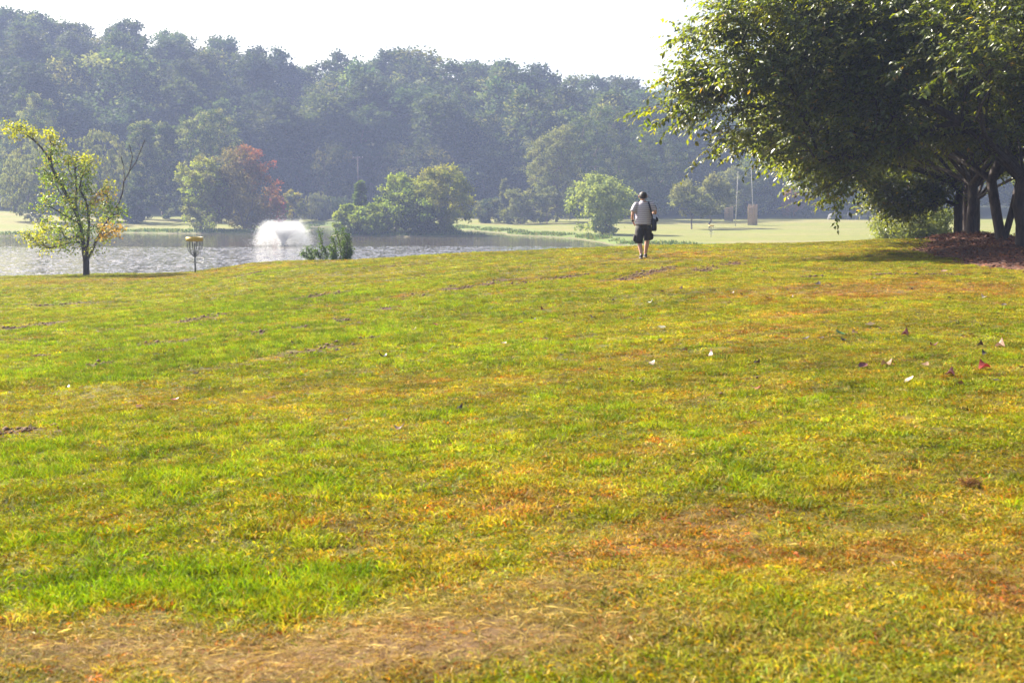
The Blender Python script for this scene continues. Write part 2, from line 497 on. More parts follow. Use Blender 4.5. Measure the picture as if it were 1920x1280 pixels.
gust = ramp_n(nt, noise_n(nt, mpc.outputs[0], 1.0, 4, 0.6), [(0.36, (.6, .6, .6)), (0.6, (1, 1, 1))])
amp = math_n(nt, 'MULTIPLY', wind.outputs[0], gust)
def wave_slope(sock, k):
    v = N(nt, 'ShaderNodeVectorMath', operation='SUBTRACT'); nt.links.new(sock, v.inputs[0]); v.inputs[1].default_value = (.5, .5, .5)
    s = N(nt, 'ShaderNodeVectorMath', operation='SCALE'); nt.links.new(v.outputs[0], s.inputs[0]); s.inputs['Scale'].default_value = k
    return s.outputs[0]
ad = N(nt, 'ShaderNodeVectorMath', operation='ADD')
nt.links.new(wave_slope(w1, 1.2), ad.inputs[0]); nt.links.new(wave_slope(w2, 2.3), ad.inputs[1])
sc_ = N(nt, 'ShaderNodeVectorMath', operation='SCALE'); nt.links.new(ad.outputs[0], sc_.inputs[0]); nt.links.new(amp, sc_.inputs['Scale'])
fl = N(nt, 'ShaderNodeVectorMath', operation='MULTIPLY'); nt.links.new(sc_.outputs[0], fl.inputs[0]); fl.inputs[1].default_value = (1, 1, 0)
up = N(nt, 'ShaderNodeVectorMath', operation='ADD'); nt.links.new(fl.outputs[0], up.inputs[0]); up.inputs[1].default_value = (0, 0, 1)
nm = N(nt, 'ShaderNodeVectorMath', operation='NORMALIZE'); nt.links.new(up.outputs[0], nm.inputs[0])
nt.links.new(nm.outputs[0], p.inputs['Normal'])
tag(link('lake_water', wmesh, None, m), 'lake with a rippled bright near half and calm dark far half', kind='structure')

# ------------------------------------------------------------------ plants: skeletons, limbs, leaves
class Skel:
    def __init__(self): self.P = []; self.par = []
    def line(self, pts, parent=-1):
        for q in pts:
            self.P.append(np.array(q, float)); self.par.append(parent); parent = len(self.P) - 1
        return parent
    def grow(self, att, seg, rng, rise=0.15, near_pen=0.0, tip_jit=0.0):
        """join every attractor to the closest wood with a curved shoot; returns the tip index and direction of each"""
        att = np.asarray(att, float)
        base = self.P[0]
        order = np.argsort(np.linalg.norm(att - base, axis=1))
        cap = len(self.P) + len(att) * 14
        A = np.zeros((cap, 3)); n = len(self.P); A[:n] = self.P
        dist0 = np.zeros(cap)
        for i in range(n): dist0[i] = 0 if self.par[i] < 0 else dist0[self.par[i]] + np.linalg.norm(A[i] - A[self.par[i]])
        tips = np.zeros(len(att), int); dirs = np.zeros((len(att), 3))
        for j in order:
            a = att[j]
            v = a - A[:n]
            d = np.linalg.norm(v, axis=1)
            cost = d * (1 + 0.35 * np.clip(-v[:, 2] / np.maximum(d, .01), 0, 1)) + near_pen * dist0[:n]
            k = int(np.argmin(cost))
            s = A[k]; L = d[k]
            pk = self.par[k]
            dir0 = unit((s - A[pk]) if pk >= 0 else np.array([0, 0, 1.0]))
            c = s + dir0 * L * 0.25 + (a - s) * 0.35 + np.array([0, 0, rise * L])
            m_ = max(1, min(12, int(round(L / seg))))
            parent = k
            for t in np.linspace(0, 1, m_ + 1)[1:]:
                q = (1 - t) ** 2 * s + 2 * t * (1 - t) * c + t * t * a
                if t < 1: q = q + rng.normal(0, 0.06 * seg, 3)
                A[n] = q; self.P.append(q.copy()); self.par.append(parent)
                dist0[n] = dist0[parent] + L / m_
                parent = n; n += 1
            tips[j] = parent
            dirs[j] = unit(A[parent] - A[self.par[parent]])
        return tips, dirs
    def wood(self, r_trunk, r_tip, sides=6, p=2.2, flare=0.0, max_r=None, thin=None):
        P = np.array(self.P); par = np.array(self.par); n = len(P)
        w = np.zeros(n)
        kids = np.bincount(par[par >= 0], minlength=n)
        w[kids == 0] = 1.0
        for i in range(n - 1, -1, -1):
            if par[i] >= 0: w[par[i]] += w[i]
        r = np.maximum(r_tip, r_trunk * (w / w[0]) ** (1 / p))
        if flare: r = r * (1 + flare * np.exp(-(P[:, 2] - P[0, 2]) / 0.25))
        main = np.full(n, -1)
        best = np.zeros(n)
        for i in range(n):
            q = par[i]
            if q >= 0 and w[i] > best[q]: best[q] = w[i]; main[q] = i
        e = np.where(par >= 0)[0]
        d_in = np.zeros((n, 3)); d_in[e] = unit(P[e] - P[par[e]])
        for i in np.where(par < 0)[0]: d_in[i] = d_in[main[i]] if main[i] >= 0 else (0, 0, 1)
        hm = main >= 0
        d_nd = d_in.copy(); d_nd[hm] = unit(d_in[hm] + d_in[main[hm]])
        if thin is not None: e = e[r[e] > thin]
        is_main = main[par[e]] == e
        d0 = np.where(is_main[:, None], d_nd[par[e]], d_in[e])
        r0 = np.where(is_main, r[par[e]], np.minimum(r[par[e]] * 0.9, r[e] * 1.35))
        p0 = P[par[e]]
        u0, v0 = perp(d0); u1, v1 = perp(d_nd[e])
        # keep the second ring's frame turned like the first's
        a = np.linspace(0, 2 * np.pi, sides, endpoint=False)
        off = np.arctan2((u0 * v1).sum(1), (u0 * u1).sum(1))
        V0 = p0[:, None] + r0[:, None, None] * (np.cos(a)[None, :, None] * u0[:, None] + np.sin(a)[None, :, None] * v0[:, None])
        aa = a[None] + off[:, None]
        V1 = P[e][:, None] + r[e][:, None, None] * (np.cos(aa)[..., None] * u1[:, None] + np.sin(aa)[..., None] * v1[:, None])
        V = np.concatenate([V0, V1], 1).reshape(-1, 3)
        b = (np.arange(len(e)) * 2 * sides)[:, None]
        k = np.arange(sides)[None]; k2 = (k + 1) % sides
        Q = np.stack([b + k, b + k2, b + sides + k2, b + sides + k], 2).reshape(-1, 4)
        return V, Q

def leaves(pos, d, nrm, L, W, col, fold=0.18):
    """one folded diamond per leaf; returns verts, triangles, colour per vertex"""
    pos = np.asarray(pos, float); d = unit(d); n = len(pos)
    s = unit(np.cross(d, nrm)); up = np.cross(s, d)
    L = np.broadcast_to(L, (n,))[:, None]; W = np.broadcast_to(W, (n,))[:, None]
    V = np.stack([pos, pos + d * L * 0.45 + s * W * 0.5 + up * W * fold, pos + d * L - up * L * 0.08, pos + d * L * 0.45 - s * W * 0.5 + up * W * fold], 1)
    b = (np.arange(n) * 4)[:, None]
    T = np.concatenate([b + np.array([[0, 1, 2]]), b + np.array([[0, 2, 3]])], 1).reshape(-1, 3)
    return V.reshape(-1, 3), T, np.repeat(col, 4, axis=0)

def crown_pts(rng, n, H, Rx, z0, shape='round', lobes=9, Ry=None):
    """points through a crown: several lobes inside one outline, more of them near the outside"""
    Ry = Ry or Rx
    c = np.array([0, 0, (H + z0) / 2]); rad = np.array([Rx, Ry, (H - z0) / 2])
    if shape == 'cone':
        t = rng.random(n) ** 1.25
        a = rng.random(n) * 2 * np.pi
        r = Rx * (1 - t) * (0.45 + 0.55 * rng.random(n) ** .5) + 0.1
        r *= 0.8 + 0.2 * np.sin(t * 26 + a)
        return np.stack([r * np.cos(a), r * np.sin(a), z0 + (H - z0) * t], 1)
    pts = []
    g = unit(rng.normal(size=(lobes, 3)))
    lc = g * (0.48 + 0.2 * rng.random((lobes, 1)))
    lr = 0.34 + 0.20 * rng.random(lobes)
    if shape == 'tall': lc[:, 2] *= 1.15
    lc = np.concatenate([lc, [[0, 0, 0.1], [rng.normal() * .12, 0, 0.55]]]); lr = np.concatenate([lr, [0.55, 0.42]])
    k = rng.choice(len(lr), n, p=lr ** 2 / (lr ** 2).sum())
    q = unit(rng.normal(size=(n, 3))) * (rng.random((n, 1)) ** 0.38)
    u = lc[k] + q * lr[k][:, None]
    if shape == 'willow':
        u[:, 2] = np.where(u[:, 2] < 0, u[:, 2] * 0.95, u[:, 2])
    out = c + u * rad
    out[:, 2] = np.maximum(out[:, 2], z0 * 0.6 + 0.2)
    return out

def pal(rng, n, colours, jit=0.22):
    colours = np.array(colours, float)
    c = colours[rng.integers(0, len(colours), n)]
    return c * (1 + (rng.random((n, 1)) - .5) * 2 * jit)

G_FOREST = [(.036, .062, .022), (.044, .070, .024), (.052, .072, .026), (.033, .056, .023)]
G_OLIVE = [(.110, .130, .055), (.125, .138, .060), (.095, .118, .050)]
G_BRIGHT = [(.175, .235, .040), (.195, .245, .040), (.145, .21, .040)]
G_YELLOW = [(.21, .23, .035), (.24, .22, .04), (.17, .20, .035)]
G_DARK = [(.030, .055, .028), (.036, .060, .028)]

def make_plant(seed, H, Rx, z0=None, shape='round', n_att=90, per=42, leaf=(0.45, 0.32), clump=0.85, colours=G_FOREST, lobes=9, r_trunk=None,
               stems=1, tipcol=None, Ry=None, hang=0.0, lean=0.0):
    """wood mesh and foliage mesh of one plant standing at the origin"""
    rng = np.random.default_rng(seed)
    if z0 is None: z0 = H * 0.28
    att = crown_pts(rng, n_att, H, Rx, z0, shape, lobes, Ry)
    if shape != 'cone':
        q = (Rx - clump * .4) / np.percentile(np.abs(att[:, :2]), 94, axis=0)
        att[:, :2] *= q
        zl, zh = np.percentile(att[:, 2], 2), np.percentile(att[:, 2], 97)
        att[:, 2] = z0 + (att[:, 2] - zl) * (H - clump * .4 - z0) / (zh - zl)
        cc_ = np.array([0, 0, (H + z0) / 2]); rd = np.array([Rx - clump * .4, (Ry or Rx) - clump * .4, (H - z0) / 2 - clump * .2])
        e_ = (np.abs((att - cc_) / rd) ** 2.4).sum(1) ** (1 / 2.4)
        att = cc_ + (att - cc_) / np.maximum(1, e_ * rng.uniform(.93, 1.06, len(e_)))[:, None]
    att[:, 2] = np.maximum(att[:, 2], .25)
    sk = Skel()
    r_trunk = r_trunk or H * 0.016
    fork = z0 + (H - z0) * (0.75 if shape in ('cone', 'tall') else 0.35)
    if stems == 1:
        k = max(4, int(fork / (H * 0.06)))
        zz = np.linspace(0, fork, k)
        sk.line([(lean * z + rng.normal(0, .012 * H) * (i > 0), rng.normal(0, .012 * H) * (i > 0), z - (0.3 if i == 0 else 0)) for i, z in enumerate(zz)])
    else:
        r0 = sk.line([(0, 0, -0.3), (0, 0, 0.1)])
        for s in range(stems):
            a = 2 * np.pi * s / stems + rng.random()
            sk.line([(np.cos(a) * Rx * .38 * t + rng.normal(0, .02 * Rx), np.sin(a) * Rx * .38 * t, .1 + fork * t) for t in np.linspace(0.15, 1, 5)], r0)
    m_ = n_att if n_att < 60 else int(n_att * 0.7)
    sk.grow(att[:m_], H * 0.055, rng, 0.12, near_pen=0.12)
    V, Q = sk.wood(r_trunk, H * 0.0016, 5, thin=H * 0.0017 if n_att >= 60 else None)
    wood = mesh_np('trunk_wood', V, Q, smooth=True)
    # foliage
    c_att = pal(rng, n_att, colours, 0.16)
    k = np.repeat(np.arange(n_att), per)
    n = len(k)
    cen = np.array([0, 0, (H + z0) / 2])
    q = rng.normal(size=(n, 3)) * clump * np.array([0.62, 0.62, 0.45])
    pos = att[k] + q
    outw = unit(pos - cen + np.array([0, 0, .2]))
    if hang > 0:       # drooping strands
        strand = np.repeat(np.arange(n_att * 6), max(1, per // 6))
        n = len(strand); k = strand // 6
        st = att[k] + (rng.normal(size=(n_att * 6, 3)) * clump * np.array([.8, .8, .35]))[strand]
        tt = np.tile(np.linspace(0, 1, max(1, per // 6)), n_att * 6)
        side = unit((att - cen) * np.array([1, 1, 0.001]))[k]
        pos = st + side * (0.35 * hang * np.sqrt(tt))[:, None] + np.array([0, 0, -1.0]) * (hang * tt ** 1.3)[:, None] + rng.normal(size=(n, 3)) * 0.07
        outw = unit(side + np.array([0, 0, .5]))
        d = unit(np.array([0, 0, -1.0]) + side * 0.3 + rng.normal(size=(n, 3)) * 0.35)
    else:
        d = unit(outw * 0.5 + rng.normal(size=(n, 3)) * 0.8 + np.array([0, 0, -.15]))
    pos[:, 2] = np.maximum(pos[:, 2], 0.12)
    nrm = unit(outw * 0.6 + np.array([0, 0, .5]) + rng.normal(size=(n, 3)) * 0.6)
    L = leaf[0] * (0.7 + 0.6 * rng.random(n)); W = leaf[1] * (0.7 + 0.6 * rng.random(n))
    col = c_att[k] * (0.82 + 0.36 * rng.random((n, 1)))
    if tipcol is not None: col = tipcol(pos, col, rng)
    V, T, C = leaves(pos, d, nrm, L, W, col)
    crown = mesh_np('crown_leaves', V, T, {'leafcol': C})
    return wood, crown

def plant(name, label, cat, loc, meshes, tint=(1, 1, 1), rz=0.0, sc=(1, 1, 1), group=None, bark='bark', leafm='leaf_far', crown_name='crown', wood_name='trunk'):
    t = empty(name, loc, rz); t.scale = sc
    tag(t, label, cat, group)
    link(wood_name, meshes[0], t, M[bark])
    c = link(crown_name, meshes[1], t, M[leafm])
    c.color = (*tint, 1)
    return t

def by_pixels(px, ytop, w, Y):
    """ground spot, height and half width of a plant seen at column px with its top at ytop"""
    top = at_y(px, ytop, Y)
    g = gz(top[0], Y)
    return (top[0], Y, g), top[2] - g, w / 2 / F_PX * Y

# ------------------------------------------------------------------ wooded hillside: single trees, alike ones share their meshes
rngF = np.random.default_rng(7)
wood_kinds = []
for i in range(9):
    shape = ['round', 'tall', 'round'][i % 3]
    wood_kinds.append((make_plant(100 + i, 22.0, [6.2, 5.0, 5.6][i % 3], [3.2, 3.0, 4.0][i % 3], shape, 150, 46, (0.70, 0.52), 1.25,
                                  G_FOREST if i % 3 else G_FOREST[:2] + G_OLIVE[:1], lobes=[7, 9, 6, 12][i % 4]), 22.0))
low_kinds = [(make_plant(130 + i, 13.0, 5.2, 0.8, 'round', 110, 44, (0.55, 0.40), 1.0, G_FOREST + G_OLIVE[:1], lobes=10), 13.0) for i in range(4)]
SKY_PX = [(-300, 20), (-40, 8), (20, 14), (60, 34), (100, 30), (150, 48), (250, 40), (300, 62), (350, 72), (430, 76), (510, 98), (555, 128), (600, 132), (640, 112), (680, 108),
          (740, 100), (820, 102), (870, 114), (900, 121), (960, 126), (1000, 131), (1060, 142), (1150, 147), (1200, 153), (1280, 170), (1400, 205), (1700, 240), (2300, 260)]
skx, sky_ = zip(*SKY_PX)
count = 0
rows = [(294, 6, 15, 'low'), (279, 13, 9.5, 'low'), (288, 10, 9.5, 'mid'), (302, 8, 10.0, 'mid'), (316, 8, 10.5, 'mid'), (332, 8, 10.5, 'mid'), (347, 7, 9.5, 'top'), (361, 7, 9.5, 'top')]
for ri, (Y0, jy, st, kind) in enumerate(rows):
    half = Y0 * 0.395
    x = -half + rngF.random() * st
    while x < half:
        X = x + rngF.normal(0, st * .2); Y = Y0 + rngF.uniform(-jy / 2, jy / 2)
        x += st * rngF.uniform(0.85, 1.2)
        px = 960 + F_PX * X / Y
        if px > 1500 and kind == 'low' and rngF.random() < .5: continue
        g = gz(X, Y)
        ztop = at_y(px, float(np.interp(px, skx, sky_)), Y)[2]
        room = ztop - g
        if kind == 'low':
            (ms, h0) = low_kinds[rngF.integers(len(low_kinds))]; h = rngF.uniform(9, 15)
        else:
            (ms, h0) = wood_kinds[rngF.integers(len(wood_kinds))]; h = rngF.uniform(18, 25)
            if kind == 'top': h = room * rngF.uniform(0.95, 1.05)
            else: h = min(h, room * rngF.uniform(.82, .97))
        h = max(8.0, min(h, 34))
        s = h / h0; sw = s * rngF.uniform(0.8, 1.45)
        if kind != 'low': sw = max(sw, .8)
        tone = rngF.choice([.62, .8, 1.0, 1.2, 1.45]) * rngF.uniform(.9, 1.1)
        warm = rngF.uniform(-.15, .17)
        grp, lab = {'low': ('low trees along the foot of the wooded hill', 'low hazy bluish green tree at the foot of the wooded hillside'),
                    'mid': ('trees on the slope of the wooded hill', 'hazy blue green tree within the wooded hillside beyond the lake'),
                    'top': ('trees along the ridge of the wooded hill', 'hazy tree on the ridge of the wooded hill, its top against the white sky')}[kind]
        where = [w for lim, w in ((150, 'behind the yellow tree'), (340, 'above the left bank willows'), (540, 'above the red leaved tree'), (640, 'above the fountain'), (900, 'above the island'),
                                  (1070, 'above the lake inlet'), (1300, 'behind the walking man'), (1440, 'above the park trees'), (9999, 'behind the cherry trees')) if px < lim][0]
        look = ('dark' if tone < .75 else 'pale' if tone > 1.25 else 'mid toned') + (' broad' if sw > s * 1.25 else ' slim' if sw < s * .95 else ' round')
        lab = {'low': f'{look} low tree at the hill foot {where}', 'mid': f'{look} hazy tree on the wooded slope {where}', 'top': f'{look} hazy tree on the hill ridge {where}'}[kind]
        grp = grp + ' ' + where
        plant('woodland_tree', lab, 'tree', (X, Y, g), ms, (tone * (1 + warm), tone, tone * (1 - warm)), rngF.uniform(0, 6.28), (sw, sw, s), grp)
        count += 1
print('hill trees', count)

# ------------------------------------------------------------------ single trees and shrubs round the lake
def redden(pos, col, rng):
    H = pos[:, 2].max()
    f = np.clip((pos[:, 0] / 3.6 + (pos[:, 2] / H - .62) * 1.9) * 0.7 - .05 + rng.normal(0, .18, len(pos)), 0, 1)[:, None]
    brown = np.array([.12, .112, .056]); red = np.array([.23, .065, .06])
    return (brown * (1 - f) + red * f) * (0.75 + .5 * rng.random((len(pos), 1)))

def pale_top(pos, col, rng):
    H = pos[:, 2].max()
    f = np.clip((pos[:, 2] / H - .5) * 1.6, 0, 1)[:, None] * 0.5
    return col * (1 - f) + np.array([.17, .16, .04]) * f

MID = [
 # name, label, cat, px, ytop, width px, Y, z0 share, shape, colours, extra
 ('broadleaf_tree', 'hazy round grey green tree at the far left edge, above the willows', 'tree', 46, 176, 120, 264, .04, 'round', G_OLIVE[:2] + G_FOREST, dict(lobes=12)),
 ('willow_tree', 'big grey olive willow at the far left behind the small yellow green tree', 'tree', 72, 250, 136, 226, .05, 'willow', G_OLIVE, dict(hang=2.0)),
 ('willow_tree', 'grey olive willow right of the biggest left bank willow', 'tree', 178, 246, 112, 230, .06, 'willow', G_OLIVE, dict(hang=1.8)),
 ('slender_tree', 'tall slender hazy tree between the left willows and the paired narrow tree', 'tree', 264, 228, 74, 246, .04, 'tall', G_FOREST + G_OLIVE[:1], {}),
 ('slender_tree', 'narrow pointed hazy tree standing left of the broad dome shaped tree', 'tree', 304, 236, 66, 250, .04, 'tall', G_FOREST + G_OLIVE[:1], {}),
 ('broadleaf_tree', 'broad dome shaped hazy green tree above the red leaved tree', 'tree', 386, 209, 128, 250, .05, 'round', G_OLIVE + G_FOREST, dict(lobes=13)),
 ('evergreen_shrub', 'dark blue green columnar evergreen on the left bank', 'shrub', 254, 356, 54, 224, .03, 'tall', G_DARK, {}),
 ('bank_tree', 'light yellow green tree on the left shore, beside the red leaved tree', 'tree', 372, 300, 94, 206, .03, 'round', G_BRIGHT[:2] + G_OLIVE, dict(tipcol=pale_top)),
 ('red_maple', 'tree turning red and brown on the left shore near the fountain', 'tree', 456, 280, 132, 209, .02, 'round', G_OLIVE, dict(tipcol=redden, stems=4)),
 ('young_tree', 'small pale yellow tree behind the right part of the fountain spray', 'tree', 550, 360, 46, 253, .08, 'tall', G_YELLOW + G_OLIVE[:1], {}),
 ('red_shrub', 'small reddish shrub behind the fountain, left of the pale yellow tree', 'shrub', 522, 372, 30, 251, .05, 'round', [(.28, .06, .055), (.2, .1, .06)], {}),
 ('shore_shrub', 'grey green feathery shrub on the far shore right of the pale yellow tree', 'shrub', 592, 362, 58, 257, .05, 'willow', G_OLIVE, dict(hang=1.0)),
 ('shore_shrub', 'low dark bluish shrub on the far shore left of the island', 'shrub', 632, 371, 66, 259, .04, 'round', G_FOREST, {}),
 ('conifer', 'small pointed dark conifer on the left end of the island', 'tree', 675, 341, 62, 193, .05, 'cone', [(.06, .10, .03), (.07, .11, .03)], {}),
 ('willow_shrub', 'rounded light green shrub at the left tip of the island', 'shrub', 652, 386, 50, 189.5, .03, 'round', G_BRIGHT, {}),
 ('willow_shrub', 'rounded green shrub at the front of the island below the conifer', 'shrub', 694, 384, 70, 188.0, .03, 'round', G_BRIGHT, {}),
 ('willow_tree', 'bright yellow green willow top rising behind the middle of the island', 'tree', 746, 328, 78, 195.5, .15, 'round', G_YELLOW[:1] + G_BRIGHT, dict(lobes=10)),
 ('island_bush', 'broad green bush in the middle of the island', 'shrub', 742, 357, 118, 191, .03, 'round', G_BRIGHT + G_FOREST[1:3], dict(lobes=12)),
 ('island_bush', 'green bush on the island waterline below the big willow', 'shrub', 786, 376, 92, 188.6, .03, 'round', G_BRIGHT[2:] + G_FOREST[1:3], {}),
 ('willow_tree', 'largest yellow olive willow at the right end of the island', 'tree', 831, 314, 116, 192, .03, 'round', [(.165, .195, .04), (.19, .20, .045), (.145, .18, .04)], dict(stems=3, lobes=14)),
 ('conifer', 'thin pale conifer on the far shore right of the island', 'tree', 945, 339, 38, 247, .05, 'cone', G_OLIVE, {}),
 ('shore_shrub', 'hazy olive shrub just right of the island on the far shore', 'shrub', 920, 374, 58, 243, .03, 'round', G_OLIVE + G_FOREST, {}),
 ('shore_shrub', 'wide olive shrub at the head of the inlet', 'shrub', 976, 357, 74, 238, .03, 'round', G_OLIVE, {}),
 ('shore_shrub', 'grey green shrub under the left edge of the tall olive trees', 'shrub', 1026, 352, 62, 240, .03, 'round', G_OLIVE, {}),
 ('broadleaf_tree', 'tall olive tree at the left of the big clump behind the round willow', 'tree', 1044, 240, 104, 249, .05, 'round', G_OLIVE, dict(lobes=12)),
 ('broadleaf_tree', 'tallest dark olive tree of the big clump behind the round willow', 'tree', 1132, 206, 150, 256, .05, 'round', G_OLIVE[2:] + G_FOREST, dict(lobes=14)),
 ('broadleaf_tree', 'dark olive tree behind the walking man, right side of the clump', 'tree', 1226, 238, 124, 259, .05, 'round', G_OLIVE[2:] + G_FOREST, dict(lobes=12)),
 ('willow_shrub', 'single round pale willow on the lake bank left of the walking man', 'tree', 1130, 333, 124, 179, .05, 'round', [(.15, .195, .075), (.17, .21, .08)], dict(stems=4, lobes=16)),
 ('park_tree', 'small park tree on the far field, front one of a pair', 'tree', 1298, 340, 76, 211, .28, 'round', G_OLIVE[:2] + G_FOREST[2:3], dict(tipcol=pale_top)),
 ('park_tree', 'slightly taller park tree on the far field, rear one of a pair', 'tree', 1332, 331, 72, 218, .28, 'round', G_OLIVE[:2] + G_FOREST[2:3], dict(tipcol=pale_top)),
 ('park_tree', 'pale hazy tree behind the pair of park trees, near the tall poles', 'tree', 1374, 316, 66, 262, .2, 'round', G_OLIVE, {}),
 ('red_shrub', 'small hazy reddish tree at the far edge of the field', 'tree', 1486, 360, 46, 272, .15, 'round', [(.22, .09, .07), (.2, .11, .08)], {}),
 ('park_tree', 'hazy shade tree at the far field edge, left of two over the pale boulder', 'tree', 1580, 345, 76, 266, .3, 'round', G_FOREST, dict(r_trunk=.35)),
 ('park_tree', 'hazy shade tree at the far field edge, right of two by the cherry leaves', 'tree', 1632, 332, 88, 270, .3, 'round', G_FOREST, dict(r_trunk=.4)),
]
for i, (name, label, cat, px, yt, wpx, Y, zs, shape, cols, ex) in enumerate(MID):
    loc, H, Rx = by_pixels(px, yt, wpx, Y)
    ex = dict(ex)
    area = Rx * H
    n_att = int(np.clip(area * 4.6, 80, 230))
    hang = ex.get('hang', 0)
    if hang: ex['hang'] = hang = min(hang, .45); ex.setdefault('lobes', 13); shape = 'round'
    lf = (0.42, 0.17) if hang else (0.36, 0.26)
    cl = .50 if hang else float(np.clip(Rx * 0.13, .26, .62))
    per = 66 if hang else 54
    ms = make_plant(300 + i, H, Rx, H * zs, shape, n_att, per, lf, cl, cols, **ex)
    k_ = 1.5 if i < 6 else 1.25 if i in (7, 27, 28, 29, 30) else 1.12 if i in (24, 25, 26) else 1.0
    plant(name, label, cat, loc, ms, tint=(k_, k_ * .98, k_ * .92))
loc, H, Rx = by_pixels(1708, 378, 150, 74)
ms = make_plant(380, H, Rx * .95, .1, 'round', 170, 75, (.15, .075), .30, [(.17, .20, .06), (.15, .18, .05), (.13, .165, .045)], stems=5, r_trunk=.07, lobes=14)
plant('weeping_shrub', 'feathery pale green weeping shrub beyond the left end of the mulch bed', 'shrub', loc, ms, leafm='leaf_young')
# bare sapling on the left bank
sk = Skel(); rng = np.random.default_rng(5)
sk.line([(0, 0, -.2), (0.02, 0, .5), (0, 0.02, .9)])
sk.grow(rng.normal(size=(14, 3)) * np.array([.3, .3, .3]) + (0, 0, 1.5), .3, rng)
V, Q = sk.wood(.05, .012, 4)
p0 = at_y(66, 418, 222)
o = link('bare_sapling', mesh_np('bare_sapling', V, Q, smooth=True), None, M['bark'])
o.location = (p0[0], 222, gz(p0[0], 222)); tag(o, 'tiny bare sapling on the far left bank', 'sapling')

# ------------------------------------------------------------------ small yellow green tree by the shore
def zz(x, y, sc=4.128, ox=0, oy=220): return ox + x / sc, oy + y / sc
base = on_lawn(160, 513.5)
YT = 58.8
tx = at_y(160, 513, YT)[0]; tz = gz(tx, YT)
rng = np.random.default_rng(11)
def tp(x, y, d=0.0):
    q = at_y(*zz(x, y), YT)
    return np.array([q[0] - tx, d, q[2] - tz])
sk = Skel()
b0 = sk.line([(tp(665, 1205) * (1, 1, 0)) + (0, 0, -.3), tp(666, 1170), tp(665, 1110)])
l1 = sk.line([tp(648, 1040, .05), tp(632, 930, .1), tp(612, 830, .12), tp(588, 750, .1), tp(545, 650, 0), tp(500, 565, -.1), tp(455, 470, -.2), tp(415, 390, -.25), tp(385, 310, -.2),
              tp(330, 240, -.1), tp(265, 180, 0), tp(200, 135, .1), tp(130, 100, .15), tp(75, 72, .15)], b0)
sk.line([tp(572, 640, .2), tp(575, 560, .3), tp(565, 480, .35), tp(562, 400, .3), tp(585, 320, .2)], l1 - 10)
sk.line([tp(402, 300, -.2), tp(405, 230, -.1), tp(385, 170, 0)], l1 - 6)
l2 = sk.line([tp(682, 1040, -.15), tp(700, 940, -.3), tp(712, 830, -.4), tp(706, 720, -.5), tp(690, 640, -.5), tp(645, 560, -.5), tp(650, 470, -.4), tp(680, 400, -.3)], b0)
l3 = sk.line([tp(700, 1050, .1), tp(735, 950, .2), tp(785, 850, .3), tp(850, 745, .35), tp(900, 660, .4), tp(928, 580, .4), tp(940, 495, .35), tp(985, 420, .3), tp(1040, 345, .25),
              tp(1075, 265, .2), tp(1112, 172, .2)], b0)
sk.line([tp(936, 450, .5), tp(925, 370, .6), tp(905, 300, .6)], l3 - 4)
sk.line([tp(1010, 300, .3), tp(985, 210, .3)], l3 - 3)
G1, Y1, O1 = (.115, .180, .018), (.215, .25, .014), (.31, .20, .045)
CL = [(75, 70, Y1), (110, 90, Y1), (95, 140, Y1), (150, 75, Y1), (190, 75, Y1), (215, 105, Y1), (250, 125, Y1), (300, 130, Y1), (330, 125, Y1), (370, 140, Y1), (420, 145, Y1), (390, 195, Y1), (440, 215, Y1), (455, 250, G1),
      (430, 275, G1), (340, 330, G1), (395, 335, G1), (440, 345, G1), (490, 330, G1), (530, 320, Y1), (590, 315, Y1), (560, 350, Y1), (640, 320, Y1), (690, 320, Y1), (740, 345, Y1), (640, 370, Y1), (690, 390, G1), (560, 390, G1), (620, 420, Y1), (600, 460, G1), (660, 450, G1), (700, 440, G1),
      (380, 405, G1), (320, 465, G1), (360, 462, G1), (410, 440, G1), (450, 440, G1), (400, 520, G1), (410, 560, G1), (460, 500, G1), (510, 470, G1), (560, 520, G1), (620, 520, G1), (690, 520, G1),
      (300, 605, G1), (345, 620, G1), (390, 640, G1), (350, 700, G1), (420, 690, G1), (440, 640, G1), (490, 640, G1), (540, 620, G1), (600, 620, Y1), (640, 620, G1), (480, 720, G1), (540, 710, G1), (590, 690, G1), (640, 690, G1), (700, 560, G1), (720, 560, G1),
      (845, 520, Y1), (815, 555, Y1), (800, 590, O1), (780, 625, O1), (830, 630, Y1), (760, 660, Y1), (850, 670, G1), (900, 690, G1), (935, 735, G1), (870, 720, G1), (800, 700, G1), (720, 680, Y1), (700, 740, G1), (760, 740, G1), (820, 760, G1), (870, 790, G1),
      (370, 785, G1), (470, 770, G1), (530, 760, G1), (580, 790, G1), (640, 780, G1), (600, 850, G1), (540, 850, G1), (650, 860, G1), (620, 920, G1), (570, 930, G1), (640, 980, G1), (600, 1010, G1), (690, 900, G1),
      (195, 910, Y1), (235, 905, Y1), (225, 960, Y1), (270, 895, Y1), (310, 830, Y1), (320, 870, Y1), (360, 865, Y1), (410, 855, Y1), (450, 870, Y1), (490, 850, G1), (300, 945, Y1), (350, 940, Y1), (320, 985, Y1), (330, 1025, Y1), (380, 960, Y1), (430, 1000, Y1), (470, 930, G1), (500, 890, G1), (530, 950, G1),
      (740, 800, Y1), (760, 860, G1), (800, 870, O1), (835, 850, O1), (850, 890, O1), (875, 880, O1), (905, 862, O1), (800, 910, O1), (820, 940, Y1), (770, 1022, Y1), (770, 930, G1)]
att = np.array([tp(x, y, 0) + (0, rng.uniform(-.9, .9) * (1 if 250 < x < 800 else .35), 0) for x, y, _ in CL])
sk.grow(att, .16, rng, .1, near_pen=.05)
V, Q = sk.wood(.135, .007, 7, p=2.05, flare=.12)
wood = mesh_np('young_tree_wood', V, Q, smooth=True)
per = 60
